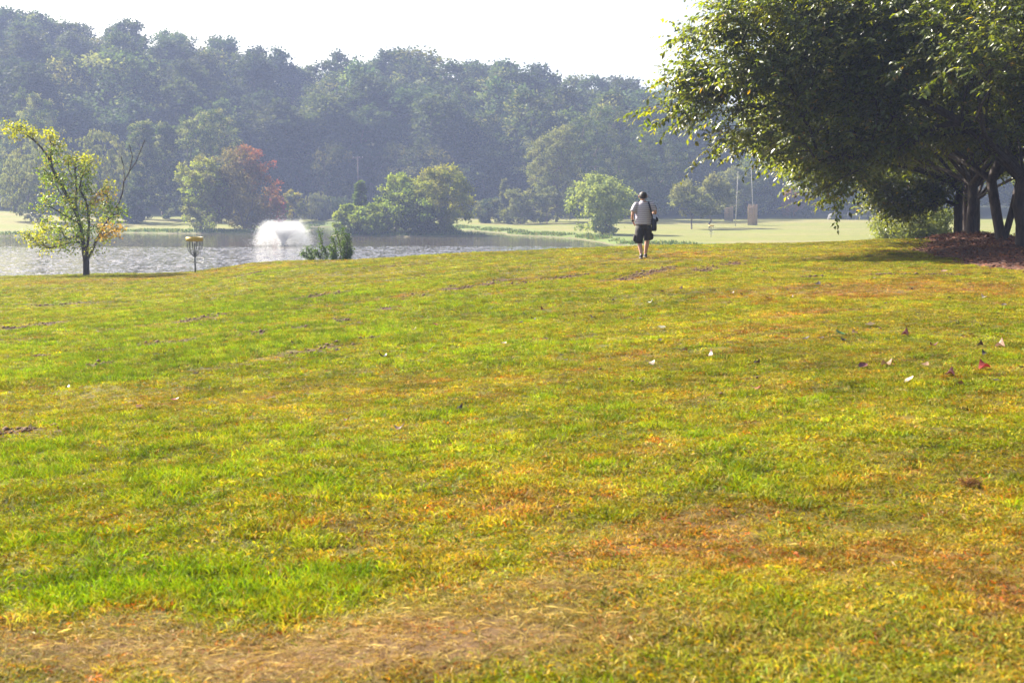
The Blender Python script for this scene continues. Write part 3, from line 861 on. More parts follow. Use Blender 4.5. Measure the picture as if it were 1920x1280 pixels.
k = np.repeat(np.arange(len(CL)), per); n = len(k)
pos = att[k] + rng.normal(size=(n, 3)) * np.array([.165, .18, .135])
col = np.array([c for _, _, c in CL])[k]
mixy = (rng.random((n, 1)) < .16)
col = np.where(mixy, np.array([.24, .22, .03])[None], col) * (.72 + .56 * rng.random((n, 1)))
V, T, C = leaves(pos, rng.normal(size=(n, 3)) * .7 + (0, 0, -.5), rng.normal(size=(n, 3)) * .7 + (0, 0, .6), .10 * (.7 + .6 * rng.random(n)), .075 * (.7 + .6 * rng.random(n)), col)
crown = mesh_np('young_tree_leaves', V, T, {'leafcol': C})
plant('young_tree', 'small yellow green tree with a bare right limb, alone by the near shore', 'tree', (tx, YT, tz), (wood, crown), bark='bark_dark', leafm='leaf_young')

# ------------------------------------------------------------------ leafy shrub on the crest
SY = 61.0
sx = at_y(640, 487, SY)[0]; sz = gz(sx, SY)
rng = np.random.default_rng(23)
sk = Skel(); r0 = sk.line([(0, 0, -.4), (0, 0, -.05)])
at_, cols_ = [], []
def sp(px, py, d=0.0):
    q = at_y(px, py, SY); return np.array([q[0] - sx, d, q[2] - sz])
SHOOTS = [((600, 487), (604, 460), (598, 432)), ((598, 480), (592, 474), (588, 470)), ((585, 487), (575, 480), (566, 474)), ((590, 488), (583, 474), (578, 464)), ((612, 487), (610, 474), (607, 465)), ((622, 487), (622, 475), (618, 462)),
          ((632, 487), (630, 460), (624, 444)), ((640, 487), (638, 455), (632, 434)), ((643, 487), (642, 450), (641, 428)), ((648, 487), (652, 455), (650, 440)), ((650, 487), (658, 470), (655, 448)), ((652, 487), (660, 478), (658, 468)), ((628, 487), (626, 478), (628, 468)), ((645, 488), (647, 470), (645, 455))]
for s in SHOOTS:
    dd = rng.uniform(-.35, .35)
    a, b, c = [sp(x, y, dd * f) for (x, y), f in zip(s, (.4, .8, 1))]
    sk.line([a, (a + b) / 2, b, (b + c) / 2, c], r0)
    for t in np.linspace(0.0, 1, 9):
        q = (1 - t) ** 2 * a + 2 * t * (1 - t) * b + t * t * c
        at_.append(q)
at_ = np.array(at_)
V, Q = sk.wood(.05, .008, 5)
wood = mesh_np('shrub_stems', V, Q, smooth=True)
k = np.repeat(np.arange(len(at_)), 26); n = len(k)
pos = at_[k] + rng.normal(size=(n, 3)) * np.array([.065, .07, .06])
col = pal(rng, n, [(.05, .10, .018), (.075, .13, .02), (.04, .08, .015)], .3)
V, T, C = leaves(pos, rng.normal(size=(n, 3)) * .6 + (0, 0, .5), rng.normal(size=(n, 3)) + (0, 0, .3), .085, .045, col)
plant('leafy_shrub', 'dark green shrub with upright leafy shoots on the lawn crest before the water', 'shrub', (sx, SY, sz),
      (wood, mesh_np('shrub_leaves', V, T, {'leafcol': C})), leafm='leaf_young', wood_name='stems', crown_name='foliage')

# ------------------------------------------------------------------ row of cherry trees at the right
def cherry(seed, R0, H, spread, n_att, fork=1.9, twin=False, extra=None, skirt=1.5, low_in=1.5):
    rng = np.random.default_rng(seed)
    sk = Skel()
    j = lambda s=.05: rng.normal(0, s)
    if not twin:
        b = sk.line([(0, 0, -.3), (j(.02), j(.02), .15), (j(.03), j(.03), .7), (j(), j(), 1.2), (j(), j(), fork)])
        starts = [b] * 9
    else:
        r = sk.line([(0, 0, -.3), (0, 0, .1)])
        b1 = sk.line([(-.09, .05, .5), (-.2, .1, 1.1), (-.38, .1, fork)], r)
        b2 = sk.line([(.12, -.05, .5), (.25, -.1, 1.1), (.42, -.1, fork)], r)
        starts = [b1, b2] * 5
    nl = 9
    for i in range(nl):
        a = 2 * np.pi * (i + .35 * rng.random()) / nl + .3
        L = spread * rng.uniform(.55, .8); up = rng.uniform(.9, 3.4) * H / 8.5
        s = sk.P[starts[i]]
        pts = []
        for t in np.linspace(0.15, 1, 8):
            rad = L * t; z = s[2] + up * (t ** .7) * 1.15 + .25 * np.sin(t * 3)
            pts.append((s[0] + np.cos(a + .15 * np.sin(3 * t + i)) * rad, s[1] + np.sin(a + .15 * np.sin(3 * t + i)) * rad, z))
        sk.line(pts, starts[i])
    # crown: an umbrella, thick above, with drooping skirts at the rim
    n1 = int(n_att * .62)
    a = rng.random(n1) * 2 * np.pi; rr = np.sqrt(rng.random(n1))
    rim = spread * (0.86 + .16 * np.sin(3 * a + seed) + .07 * np.sin(7 * a + 2 * seed))
    top = fork + .9 + (H - fork - .9) * np.sqrt(np.clip(1 - (rr * .96) ** 2, 0, 1))
    low = fork + low_in - 0.55 * rr ** 3 + .5 * rng.normal(size=n1) * .5
    z = top - (top - low) * rng.random(n1) ** 1.5
    A1 = np.stack([rr * rim * np.cos(a), rr * rim * np.sin(a), np.maximum(z, 1.9)], 1)
    n2 = n_att - n1
    a = rng.random(n2) * 2 * np.pi; rr = 0.72 + .34 * rng.random(n2)
    rim = spread * (0.90 + .16 * np.sin(3 * a + seed) + .09 * np.sin(7 * a + 2 * seed))
    z = fork + .55 + 3.0 * rng.random(n2) ** 1.0 - 0.5 * np.clip(rr - .8, 0, 1)
    z = z + .6 * np.sin(5 * a + seed)
    A2 = np.stack([rr * rim * np.cos(a), rr * rim * np.sin(a), np.maximum(z, skirt)], 1)
    att = np.concatenate([A1, A2])
    if skirt > 4: att = A1
    keep = np.hypot(att[:, 0], att[:, 1]) > 1.2
    att = att[keep]
    if extra is not None: att = np.concatenate([att, extra])
    tips, dirs = sk.grow(att, .42, rng, .10, near_pen=.08)
    # leafy sprays: each tip carries several twigs with leaves in two ranks, hanging a little
    tw_n, lf_n = 6, 11
    nt_ = len(att)
    tw = np.repeat(np.arange(nt_), tw_n)
    outw = unit(att * np.array([1, 1, 0.001]))[tw]
    d = unit(dirs[tw] * .5 + outw * .55 + rng.normal(size=(len(tw), 3)) * np.array([.65, .65, .38]) + np.array([0, 0, -.05]))
    Lt = rng.uniform(.45, 1.05, len(tw))
    st = att[tw] - dirs[tw] * rng.uniform(0, .45, (len(tw), 1)) + rng.normal(size=(len(tw), 3)) * np.array([.16, .16, .10])
    k = np.repeat(np.arange(len(tw)), lf_n); n = len(k)
    t = np.tile(np.linspace(.08, 1, lf_n), len(tw))
    pos = st[k] + d[k] * (Lt[k] * t)[:, None] + np.array([0, 0, -.22]) * (t ** 2 * Lt[k])[:, None]
    side = unit(np.cross(d[k], np.array([0, 0, 1.0]))) * np.where(np.arange(n) % 2, 1, -1)[:, None]
    ld = unit(d[k] * .55 + side * .75 + rng.normal(size=(n, 3)) * .30 + np.array([0, 0, -.55]))
    ln = unit(np.array([0, 0, 1.0]) + outw[k] * .35 + rng.normal(size=(n, 3)) * .42)
    Lf = .165 * (.65 + .6 * rng.random(n)); Wf = .082 * (.7 + .5 * rng.random(n))
    tcol = pal(rng, len(tw), [(.050, .072, .008), (.064, .083, .008), (.042, .060, .008), (.080, .090, .010)], .2)
    col = tcol[k] * (.75 + .5 * rng.random((n, 1)))
    odd = rng.random(n) < .012
    col[odd] = np.array([.16, .11, .02]) * (.7 + .6 * rng.random((odd.sum(), 1)))
    V, T, C = leaves(pos, ld, ln, Lf, Wf, col, .14)
    crown = mesh_np('cherry_leaves', V, T, {'leafcol': C})
    # twig wood
    tv0, tv1 = st, st + d * Lt[:, None] * .9 + np.array([0, 0, -.18]) * Lt[:, None]
    u, w = perp(d); rr_ = .006
    TV = np.stack([tv0 + u * rr_, tv0 - u * rr_ * .5 + w * rr_, tv0 - u * rr_ * .5 - w * rr_, tv1], 1).reshape(-1, 3)
    b = (np.arange(len(tw)) * 4)[:, None]
    TT = np.concatenate([b + np.array([[0, 1, 3]]), b + np.array([[1, 2, 3]]), b + np.array([[2, 0, 3]])], 1).reshape(-1, 3)
    V, Q = sk.wood(R0, .008, 8, p=2.35, flare=.28)
    wv = np.concatenate([V, TV]); wq = Q; wt = TT + len(V)
    wood = mesh_np('cherry_wood', wv, [wq, wt], smooth=True)
    return wood, crown, (pos, ld, ln, Lf, Wf, col)

OUTLINE = np.array([(1350, -60), (1330, 30), (1282, 70), (1312, 105), (1290, 135), (1262, 152), (1308, 185), (1218, 205), (1262, 218), (1320, 240), (1340, 280), (1400, 268), (1452, 322), (1500, 312), (1530, 352),
                    (1562, 388), (1600, 345), (1650, 330), (1720, 300), (1720, -60)], float)
def inside(x, y, poly):
    ins = np.zeros(len(x), bool)
    for i in range(len(poly)):
        (x0, y0), (x1, y1) = poly[i], poly[(i + 1) % len(poly)]
        if y0 != y1: ins ^= ((y0 > y) != (y1 > y)) & (x < (x1 - x0) * (y - y0) / (y1 - y0) + x0)
    return ins
T1X, T1Y = 13.05, 36.5
T1Z = gz(T1X, T1Y) + .08
rng = np.random.default_rng(4)
ex, ey = rng.uniform(1200, 1720, 4000), rng.uniform(-60, 400, 4000)
k = inside(ex, ey, OUTLINE) & ((vnoise(ex / 95, (ey + .22 * (ex - 1200)) / 27, 5) > .40) | (rng.random(len(ex)) < np.clip((ex - 1330) / 260, 0, .8)))
ex, ey = ex[k][:560], ey[k][:560]
ey = ey - 16 * np.clip((ey - 130) / 80, 0, 1)
sprig = np.array([(1216, 206), (1240, 208), (1262, 212), (1285, 214), (1310, 216), (1335, 214), (1272, 74), (1292, 76), (1315, 80), (1340, 86), (1262, 153), (1282, 158), (1305, 162), (1330, 166), (1330, 284), (1352, 278), (1375, 268),
                  (1520, 352), (1542, 366), (1560, 384), (1545, 350), (1290, 120), (1312, 118)], float)
ex = np.concatenate([ex, sprig[:, 0] + 8]); ey = np.concatenate([ey, sprig[:, 1]])
eY = T1Y + rng.uniform(-2.6, 2.6, len(ex)) * np.clip((ex - 1200) / 250, .12, 1)
dx, dy, dz = ray(ex, ey)
EXTRA = np.stack([dx / dy * eY - T1X, eY - T1Y, CAM_Z + dz / dy * eY - T1Z], 1)
ch_m = cherry(43, .155, 9.4, 7.4, 1500, 1.9, extra=EXTRA, skirt=5, low_in=2.6)
ex, ey = rng.uniform(1630, 1810, 2500), rng.uniform(325, 440, 2500)
k = inside(ex, ey, np.array([(1640, 330), (1634, 372), (1660, 396), (1700, 402), (1750, 388), (1790, 362), (1805, 330)], float)); ex, ey = ex[k][:110], ey[k][:110]
T4X, T4Y = 15.65, 50.0
eY = T4Y + rng.uniform(-.6, .6, len(ex)); dx, dy, dz = ray(ex, ey)
EX4 = (np.stack([dx / dy * eY - T4X, eY - T4Y, CAM_Z + dz / dy * eY - gz(T4X, T4Y) - .08], 1)) / .9
ch_n = cherry(46, .17, 8.6, 7.0, 700, 1.9, extra=EX4, skirt=5, low_in=2.2)
ch_a = cherry(41, .17, 9.0, 8.0, 950, 1.9, skirt=3.2, low_in=2.4)
ch_b = cherry(42, .19, 8.6, 8.0, 950, 2.0, twin=True, skirt=3.2, low_in=2.4)
# X, Y, kind, turn, size
ROW = [(T1X, T1Y, 2, 0.0, 1.0, 'big cherry tree at the right edge with crown reaching far left over the lawn'),
       (14.45, 42.0, 1, 0.1, .95, 'forked cherry tree, second trunk from the right edge'),
       (14.95, 46.5, 0, 2.4, .92, 'thick dark cherry tree third along the mulch bed row'),
       (T4X, T4Y, 3, 0.0, .90, 'cherry tree with sunlit bark, leftmost trunk on the mulch bed'),
       (17.9, 56.0, 1, 1.3, .95, 'cherry tree at the far end of the row, behind the other trunks'),
       (20.5, 63.0, 0, 5.2, .95, 'most distant cherry tree of the row, mostly hidden by its neighbours')]
bed_pts = []
for i, (X, Y, kd, rz, sc, lab) in enumerate(ROW):
    ms = (ch_a, ch_b, ch_m, ch_n)[kd]
    t = plant('cherry_tree', lab, 'tree', (X, Y, gz(X, Y) + .08), ms, rz=rz, sc=(sc, sc, sc), group='cherry trees in a row on the mulch bed', bark='bark_cherry', leafm='leaf_near')
    if kd == 2:
        # the leaves that show singly at the outer left rim
        pos, ld, ln, Lf, Wf, col = ms[2]
        Rz = np.array(Matrix.Rotation(rz, 3, 'Z'))
        wpos = pos @ Rz.T * sc + np.array([X, Y, gz(X, Y) + .08])
        px, py = project(wpos[:, 0], wpos[:, 1], wpos[:, 2])
        order = np.argsort(px)
        order = order[(py[order] > 5) & (py[order] < 420)][:1600]
        rngl = np.random.default_rng(3)
        pick = rngl.choice(order, 240, replace=False)
        crown_o = [c for c in t.children if c.name.startswith('crown')][0]
        L8 = np.array([(0, 0, 0), (.2, .30, .05), (.5, .5, .08), (.8, .26, .02), (1, 0, -.06), (.8, -.26, .02), (.5, -.5, .08), (.2, -.30, .05), (.5, 0, -.02)])
        F8 = np.array([(8, i_, (i_ + 1) % 8) for i_ in range(8)])
        lm = []
        for v in range(4):
            c = np.tile(np.array([(.062, .09, .010), (.075, .10, .011), (.052, .082, .010), (.11, .11, .014)])[v], (9, 1))
            lm.append(mesh_np('leaf_blade', L8, F8, {'leafcol': c})); lm[-1].materials.append(M['leaf_near'])
        for q in pick:
            d = Vector(unit(ld[q])); s = Vector(unit(np.cross(ld[q], ln[q]))); u = s.cross(d)
            mt = Matrix((d * Lf[q] * 1.15, s * Wf[q] * 1.25, u * Wf[q])).transposed().to_4x4()
            mt.translation = Vector(pos[q]) + Vector((0, 0, -.03))
            lo = bpy.data.objects.new('leaf', lm[rngl.integers(4)]); COL.objects.link(lo)
            lo.parent = crown_o; lo.matrix_local = mt

# ------------------------------------------------------------------ mulch bed under the cherries
bx = np.arange(7.5, 24, .16); by = np.arange(22, 66, .2)
BX, BY = np.meshgrid(bx, by)
def bed_field(X, Y):
    """>0 inside the bed: a band along the row with a ragged edge"""
    cx = np.interp(Y, [24, 36, 50, 66], [13.4, 13.4, 15.9, 20.5])
    halfw = np.interp(Y, [24, 27, 32, 40, 50, 66], [2.0, 3.2, 3.3, 2.1, 1.7, 1.7])
    rag = (fbm(X / 1.6, Y / 2.2, 91, 3) - .5) * 2.4 + (fbm(X / .4, Y / .4, 92, 2) - .5) * .5
    return halfw + rag - np.abs(X - cx)
bf = bed_field(BX, BY)
gzb = ground(BX, BY)
hb = sstep(-.15, 1.6, bf) * (.10 + .16 * fbm(BX / 1.3, BY / 1.6, 93, 3)) + (fbm(BX / .18, BY / .18, 94, 2) - .5) * .06 * sstep(0, .3, bf)
BZ = gzb + np.where(bf > -.15, hb + .012, -.08)
nbx, nby = len(bx), len(by)
ii = (np.arange(nby - 1)[:, None] * nbx + np.arange(nbx - 1)[None]).ravel()
q = np.stack([ii, ii + 1, ii + nbx + 1, ii + nbx], 1)
q = q[(bf.ravel()[q] > -.3).any(1)]
m, nt, p, out = new_mat('mulch')
geo = N(nt, 'ShaderNodeNewGeometry')
n1 = noise_n(nt, geo.outputs['Position'], 7, 5, .7)
nt.links.new(ramp_n(nt, n1, [(.3, (.030, .009, .003)), (.55, (.085, .025, .008)), (.75, (.14, .045, .014))]), p.inputs['Base Color'])
p.inputs['Roughness'].default_value = .9
bp = N(nt, 'ShaderNodeBump'); bp.inputs['Strength'].default_value = .8; bp.inputs['Distance'].default_value = .06
nt.links.new(n1, bp.inputs['Height']); nt.links.new(bp.outputs[0], p.inputs['Normal'])
bed = link('mulch_bed', mesh_np('mulch_bed', np.stack([BX.ravel(), BY.ravel(), BZ.ravel()], 1), q, smooth=True), None, m)
tag(bed, 'raised bed of red brown wood mulch under the row of cherry trees', kind='stuff')
rng = np.random.default_rng(77)
cx, cy = rng.uniform(8, 22, 60000), rng.uniform(22, 60, 60000)
keep = bed_field(cx, cy) > rng.normal(0, .22, 60000) - .05
cx, cy = cx[keep], cy[keep]
bfc = bed_field(cx, cy)
cz = ground(cx, cy) + sstep(-.15, 1.6, bfc) * (.10 + .16 * fbm(cx / 1.3, cy / 1.6, 93, 3)) + rng.uniform(.0, .05, len(cx)) * (bfc > 0) + .015
d = unit(rng.normal(size=(len(cx), 3)) * np.array([1, 1, .35]))
V, T, C = leaves(np.stack([cx, cy, cz], 1), d, rng.normal(size=(len(cx), 3)) * .5 + (0, 0, 1), rng.uniform(.05, .16, len(cx)), rng.uniform(.02, .05, len(cx)),
                 pal(rng, len(cx), [(.14, .040, .012), (.10, .030, .010), (.21, .070, .022), (.06, .019, .007)], .3), .05)
m, nt, p, out = new_mat('wood_chip')
a = N(nt, 'ShaderNodeAttribute', attribute_name='leafcol'); nt.links.new(a.outputs['Vector'], p.inputs['Base Color']); p.inputs['Roughness'].default_value = .85
tag(link('wood_chips', mesh_np('wood_chips', V, T, {'leafcol': C}), bed, m), kind='stuff')

# ------------------------------------------------------------------ lawn grass: small tufts spread over the turf
def blade_mat(name):
    m, nt, p, out = new_mat(name)
    at = N(nt, 'ShaderNodeAttribute', attribute_name='tint'); at.attribute_type = 'INSTANCER'
    bv = N(nt, 'ShaderNodeAttribute', attribute_name='bvar')
    c = mixc(nt, 1.0, at.outputs['Vector'], bv.outputs['Vector'], 'MULTIPLY')
    nt.links.new(c, p.inputs['Base Color'])
    p.inputs['Roughness'].default_value = .6; p.inputs['Specular IOR Level'].default_value = .10
    t = N(nt, 'ShaderNodeBsdfTranslucent'); nt.links.new(mixc(nt, 1.0, c, (1.25, 1.2, .6), 'MULTIPLY'), t.inputs['Color'])
    mx = N(nt, 'ShaderNodeMixShader'); mx.inputs[0].default_value = .42
    nt.links.new(p.outputs[0], mx.inputs[1]); nt.links.new(t.outputs[0], mx.inputs[2]); nt.links.new(mx.outputs[0], out.inputs['Surface'])
    return m
M['blade'] = blade_mat('grass_blade')

def tuft(seed, n, rad, h, w, flat, cols):
    rng = np.random.default_rng(seed)
    a = rng.random(n) * 6.283; r = rad * np.sqrt(rng.random(n))
    b = np.stack([r * np.cos(a), r * np.sin(a), np.full(n, -.004)], 1)
    la = rng.random(n) * 6.283; lean = rng.uniform(.15, 1.0, n) * flat
    d = unit(np.stack([np.cos(la) * lean, np.sin(la) * lean, np.full(n, 1.0)], 1))
    hh = h * rng.uniform(.5, 1.25, n)[:, None]
    s = unit(np.cross(d, rng.normal(size=(n, 3)))) * (w * rng.uniform(.6, 1.2, n))[:, None]
    mid = b + d * hh * .55
    tip = b + d * hh + np.stack([np.cos(la), np.sin(la), -.5 * np.ones(n)], 1) * hh * .25 * flat
    tip[:, 2] = np.maximum(tip[:, 2], .004)
    V = np.stack([b - s * .5, b + s * .5, mid + s * .45, mid - s * .45, tip], 1).reshape(-1, 3)
    k = (np.arange(n) * 5)[:, None]
    T = np.concatenate([k + np.array([[0, 1, 2]]), k + np.array([[0, 2, 3]]), k + np.array([[3, 2, 4]])], 1).reshape(-1, 3)
    c = np.array(cols)[rng.integers(0, len(cols), n)] * rng.uniform(.65, 1.35, (n, 1))
    me = mesh_np('grass_tuft', V, T, {'bvar': np.repeat(c, 5, 0)})
    me.materials.append(M['blade'])
    return bpy.data.objects.new('grass_tuft', me)
W1 = [(1, 1, 1), (1.1, 1.0, .9), (.8, .95, .9), (1.35, 1.1, 1.6), (1.25, .82, .8)]
TUFTS = [tuft(1, 26, .075, .036, .0060, 1.5, W1), tuft(2, 26, .08, .030, .0070, 2.0, W1 + [(1.5, .75, .7)]), tuft(3, 20, .075, .055, .0065, 1.2, W1),
         tuft(4, 16, .10, .075, .0042, 4.0, [(1, 1, 1), (1.25, 1.2, 1.2), (.7, .62, .55)]), tuft(5, 14, .08, .035, .013, 1.6, [(.8, 1.0, .8), (1, 1.05, .9), (1.35, .9, .7)])]
rng = np.random.default_rng(99)
PX, PY, SC = [], [], []
for (ya, yb, dens, sc) in ((4.3, 7, 560, .85), (7, 10, 400, .95), (10, 15, 380, .85), (15, 22, 250, .9), (22, 34, 140, 1.0), (34, 64, 62, 1.2)):
    n = int(dens * ((yb ** 2 - ya ** 2) * .41 + (yb - ya) * 3.2))
    y = np.sqrt(rng.uniform(ya ** 2, yb ** 2, n)); x = rng.uniform(-1, 1, n) * (.41 * y + 1.6)
    PX.append(x); PY.append(y); SC.append(np.full(n, sc))
PX, PY, SC = (np.concatenate(v) for v in (PX, PY, SC))
c, d, l, s, so = turf_col(PX, PY, False)
keep = (rng.random(len(PX)) > so * .9) & (bed_field(PX, PY) < .05) & (rng.random(len(PX)) > sstep(.55, 1, s) * .45)
PX, PY, SC, c, d, l, s = (v[keep] for v in (PX, PY, SC, c, d, l, s))
n = len(PX)
var = rng.choice([0, 1, 2, 4], n, p=[.42, .34, .14, .10])
tall = l + (fbm(PX / .5, PY / .5, 201, 3) - .5) * .8
var = np.where((tall > .75) & (rng.random(n) < .6), 2, var)
var = np.where(rng.random(n) < sstep(.25, .8, s) * .85 + .03, 3, var)
odd = rng.random((n, 1))
jit = np.clip(1 + rng.normal(0, .30, (n, 1)), .35, 1.8)
tint = c * jit
tint = np.where(odd < .02 + .06 * sstep(.35, .9, d)[:, None], tint * np.array([1.15, .55, .7]), tint)       # a reddish weed here and there
tint = np.where(odd > .95, tint * .6 + np.array([.16, .13, .06]), tint)
tint = np.where((odd > .80) & (odd < .90), tint * .4 + np.array([.045, .085, .004]), tint)
tint = np.where((odd > .66) & (odd < .78), tint * np.array([1.18, 1.16, 1.0]), tint)
hsc = (.62 + .95 * np.clip(tall, 0, 1.3)) * rng.uniform(.75, 1.3, n)
PZ = ground(PX, PY)
pm = mesh_np('lawn_grass', np.stack([PX, PY, PZ], 1), [], {'variant': var.astype(np.int32), 'tint': np.clip(tint, .004, 1), 'rot': np.stack([rng.normal(0, .1, n), rng.normal(0, .1, n), rng.uniform(0, 6.283, n)], 1),
             'scl': np.stack([SC, SC, SC ** .35 * hsc], 1)})
ng = bpy.data.node_groups.new('grass_spread', 'GeometryNodeTree')
ng.interface.new_socket('Geometry', in_out='INPUT', socket_type='NodeSocketGeometry')
ng.interface.new_socket('Geometry', in_out='OUTPUT', socket_type='NodeSocketGeometry')
gi = ng.nodes.new('NodeGroupInput'); go = ng.nodes.new('NodeGroupOutput'); jn = ng.nodes.new('GeometryNodeJoinGeometry')
def named(t, nm):
    a = ng.nodes.new('GeometryNodeInputNamedAttribute'); a.data_type = t; a.inputs['Name'].default_value = nm; return a.outputs['Attribute']
va, ro, scl = named('INT', 'variant'), named('FLOAT_VECTOR', 'rot'), named('FLOAT_VECTOR', 'scl')
for k, ob in enumerate(TUFTS):
    oi = ng.nodes.new('GeometryNodeObjectInfo'); oi.inputs['Object'].default_value = ob; oi.inputs['As Instance'].default_value = True
    cm = ng.nodes.new('FunctionNodeCompare'); cm.data_type = 'INT'; cm.operation = 'EQUAL'
    ng.links.new(va, cm.inputs[2]); cm.inputs[3].default_value = k
    ip = ng.nodes.new('GeometryNodeInstanceOnPoints')
    ng.links.new(gi.outputs[0], ip.inputs['Points']); ng.links.new(cm.outputs[0], ip.inputs['Selection'])
    ng.links.new(oi.outputs['Geometry'], ip.inputs['Instance']); ng.links.new(ro, ip.inputs['Rotation']); ng.links.new(scl, ip.inputs['Scale'])
    ng.links.new(ip.outputs[0], jn.inputs[0])
ng.links.new(jn.outputs[0], go.inputs[0])
gobj = link('lawn_grass', pm)
md = gobj.modifiers.new('spread', 'NODES'); md.node_group = ng
tag(gobj, 'short patchy lawn grass, green, golden and straw coloured', kind='stuff')
print('tufts', n)

# bare earth clods along the mower scars
rng = np.random.default_rng(55)
CPX, CPY = [], []
for (a, b), w in zip(DIRT, DIRT_W):
    L = np.linalg.norm(b - a); n = int(40 + 70 * L)
    t = rng.random(n); o_ = rng.normal(0, w * .55, n)
    e = unit(b - a)
    x = a[0] + (b - a)[0] * t - e[1] * o_; y = a[1] + (b - a)[1] * t + e[0] * o_
    k = fbm(x / .55, y / .55, 53, 4) > .46
    CPX.append(x[k]); CPY.append(y[k])
n = 500
y = rng.uniform(12, 46, n); x = rng.uniform(-.38, .3, n) * y
k = fbm(x / 2.2, y / 2.2, 57, 2) > .52
CPX.append(x[k]); CPY.append(y[k])
x, y = np.concatenate(CPX), np.concatenate(CPY); n = len(x)
sz_ = rng.gamma(2.0, .0085, n).clip(.006, .045)
sz_[-len(CPX[-1]):] *= .6
oct_ = np.array([(1, 0, 0), (0, 1, 0), (-1, 0, 0), (0, -1, 0), (0, 0, .55), (0, 0, -.5)], float)
of = np.array([(0, 1, 4), (1, 2, 4), (2, 3, 4), (3, 0, 4), (1, 0, 5), (2, 1, 5), (3, 2, 5), (0, 3, 5)])
V = oct_[None] * sz_[:, None, None] * rng.uniform(.6, 1.3, (n, 6, 1))
th = rng.uniform(0, 6.28, n); cth, sth = np.cos(th)[:, None], np.sin(th)[:, None]
V = np.stack([V[..., 0] * cth - V[..., 1] * sth, V[..., 0] * sth + V[..., 1] * cth, V[..., 2]], 2)
V = V + np.stack([x, y, ground(x, y) + .012 + sz_ * .3], 1)[:, None]
T = ((np.arange(n) * 6)[:, None, None] + of[None]).reshape(-1, 3)
tag(link('soil_clods', mesh_np('soil_clods', V.reshape(-1, 3), T), None, simple_mat('bare_earth', (.10, .052, .028), .95, 0, .4, 3)), 'clods of bare brown earth along the mower scars in the lawn', kind='stuff')

# dead straw stalks lying on the thin patches
rng = np.random.default_rng(58)
y = rng.uniform(4.3, 9.5, 26000); x = rng.uniform(-1, 1, 26000) * (.41 * y + .5)
_, _, s_, _ = turf(x, y)
k = rng.random(26000) < .03 + sstep(.2, .9, s_) * .75
x, y = x[k], y[k]; n = len(x)
th = rng.uniform(0, 6.28, n)
V, T, C = leaves(np.stack([x, y, ground(x, y) + rng.uniform(.012, .05, n)], 1), np.stack([np.cos(th), np.sin(th), rng.normal(0, .14, n)], 1), np.tile([0, 0, 1.0], (n, 1)) + rng.normal(0, .3, (n, 3)),
                 rng.gamma(3, .015, n).clip(.015, .09), rng.uniform(.002, .005, n), pal(rng, n, [(.44, .33, .16), (.52, .42, .24), (.30, .19, .09), (.20, .11, .05)], .2))
tag(link('straw', mesh_np('straw', V, T, {'leafcol': C}), None, M['leaf_far']), 'dry straw stalks lying on the worn turf in the foreground', kind='stuff')

# ------------------------------------------------------------------ fallen leaves
def leaf_shape(curl, fold):
    xs = np.array([0, .12, .35, .62, .85, 1.0]); w = np.array([.02, .26, .44, .38, .18, .01])
    V, F = [], []
    for i, (a, b) in enumerate(zip(xs, w)):
        z = curl * (a - .4) ** 2 * 2.2
        V += [(a - .5, b, z + fold * b), (a - .5, 0, z), (a - .5, -b, z + fold * b * .7)]
    V += [(-.5, .012, .02), (-.78, .03, .10), (-.78, .0, .10)]
    for i in range(5):
        k = i * 3
        F += [(k, k + 1, k + 4, k + 3), (k + 1, k + 2, k + 5, k + 4)]
    return np.array(V), np.array(F), np.array([(18, 19, 20)])
LEAF_COL = {'maroon': (.10, .022, .02), 'red': (.22, .025, .018), 'brown': (.10, .05, .028), 'dark': (.035, .02, .015), 'tan': (.25, .15, .08), 'pale': (.36, .28, .20), 'green': (.06, .15, .03), 'white': (.55, .54, .46), 'orange': (.35, .12, .03), 'pink': (.32, .19, .13)}
leaf_mats = {}
for k_, v_ in LEAF_COL.items():
    m, nt, p, out = new_mat('fallen_leaf_' + k_)
    tc = N(nt, 'ShaderNodeTexCoord')
    nz = noise_n(nt, tc.outputs['Object'], 6, 4, .6)
    cc = ramp_n(nt, nz, [(.3, tuple(x * .6 for x in v_)), (.7, tuple(min(.8, x * 1.25) for x in v_))])
    nt.links.new(cc, p.inputs['Base Color']); p.inputs['Roughness'].default_value = .45
    t = N(nt, 'ShaderNodeBsdfTranslucent'); nt.links.new(cc, t.inputs['Color'])
    mx = N(nt, 'ShaderNodeMixShader'); mx.inputs[0].default_value = .2
    nt.links.new(p.outputs[0], mx.inputs[1]); nt.links.new(t.outputs[0], mx.inputs[2]); nt.links.new(mx.outputs[0], out.inputs['Surface'])
    leaf_mats[k_] = m
leaf_me = {}
def leaf_mesh(colour, v):
    if (colour, v) not in leaf_me:
        Vv, F, T3 = leaf_shape((.5, .9, .25)[v], (.35, -.35, .6)[v])
        me = mesh_np('fallen_leaf', Vv, [F, T3], smooth=True); me.materials.append(leaf_mats[colour]); leaf_me[(colour, v)] = me
    return leaf_me[(colour, v)]
rng = np.random.default_rng(8)
def fallen(px, py, colour, size, label, group=None, v=None, tilt=.2):
    q = on_lawn(px, py)
    v = rng.integers(3) if v is None else v
    o = link('fallen_leaf', leaf_mesh(colour, int(v)))
    o.location = (q[0], q[1], q[2] + .026)
    o.rotation_euler = (rng.normal(0, tilt), rng.normal(0, tilt), rng.uniform(0, 6.28))
    size *= .8
    o.scale = (size, size * rng.uniform(.75, 1.0), size * .8)
    return tag(o, label, 'leaf', group or 'fallen leaves on the lawn')
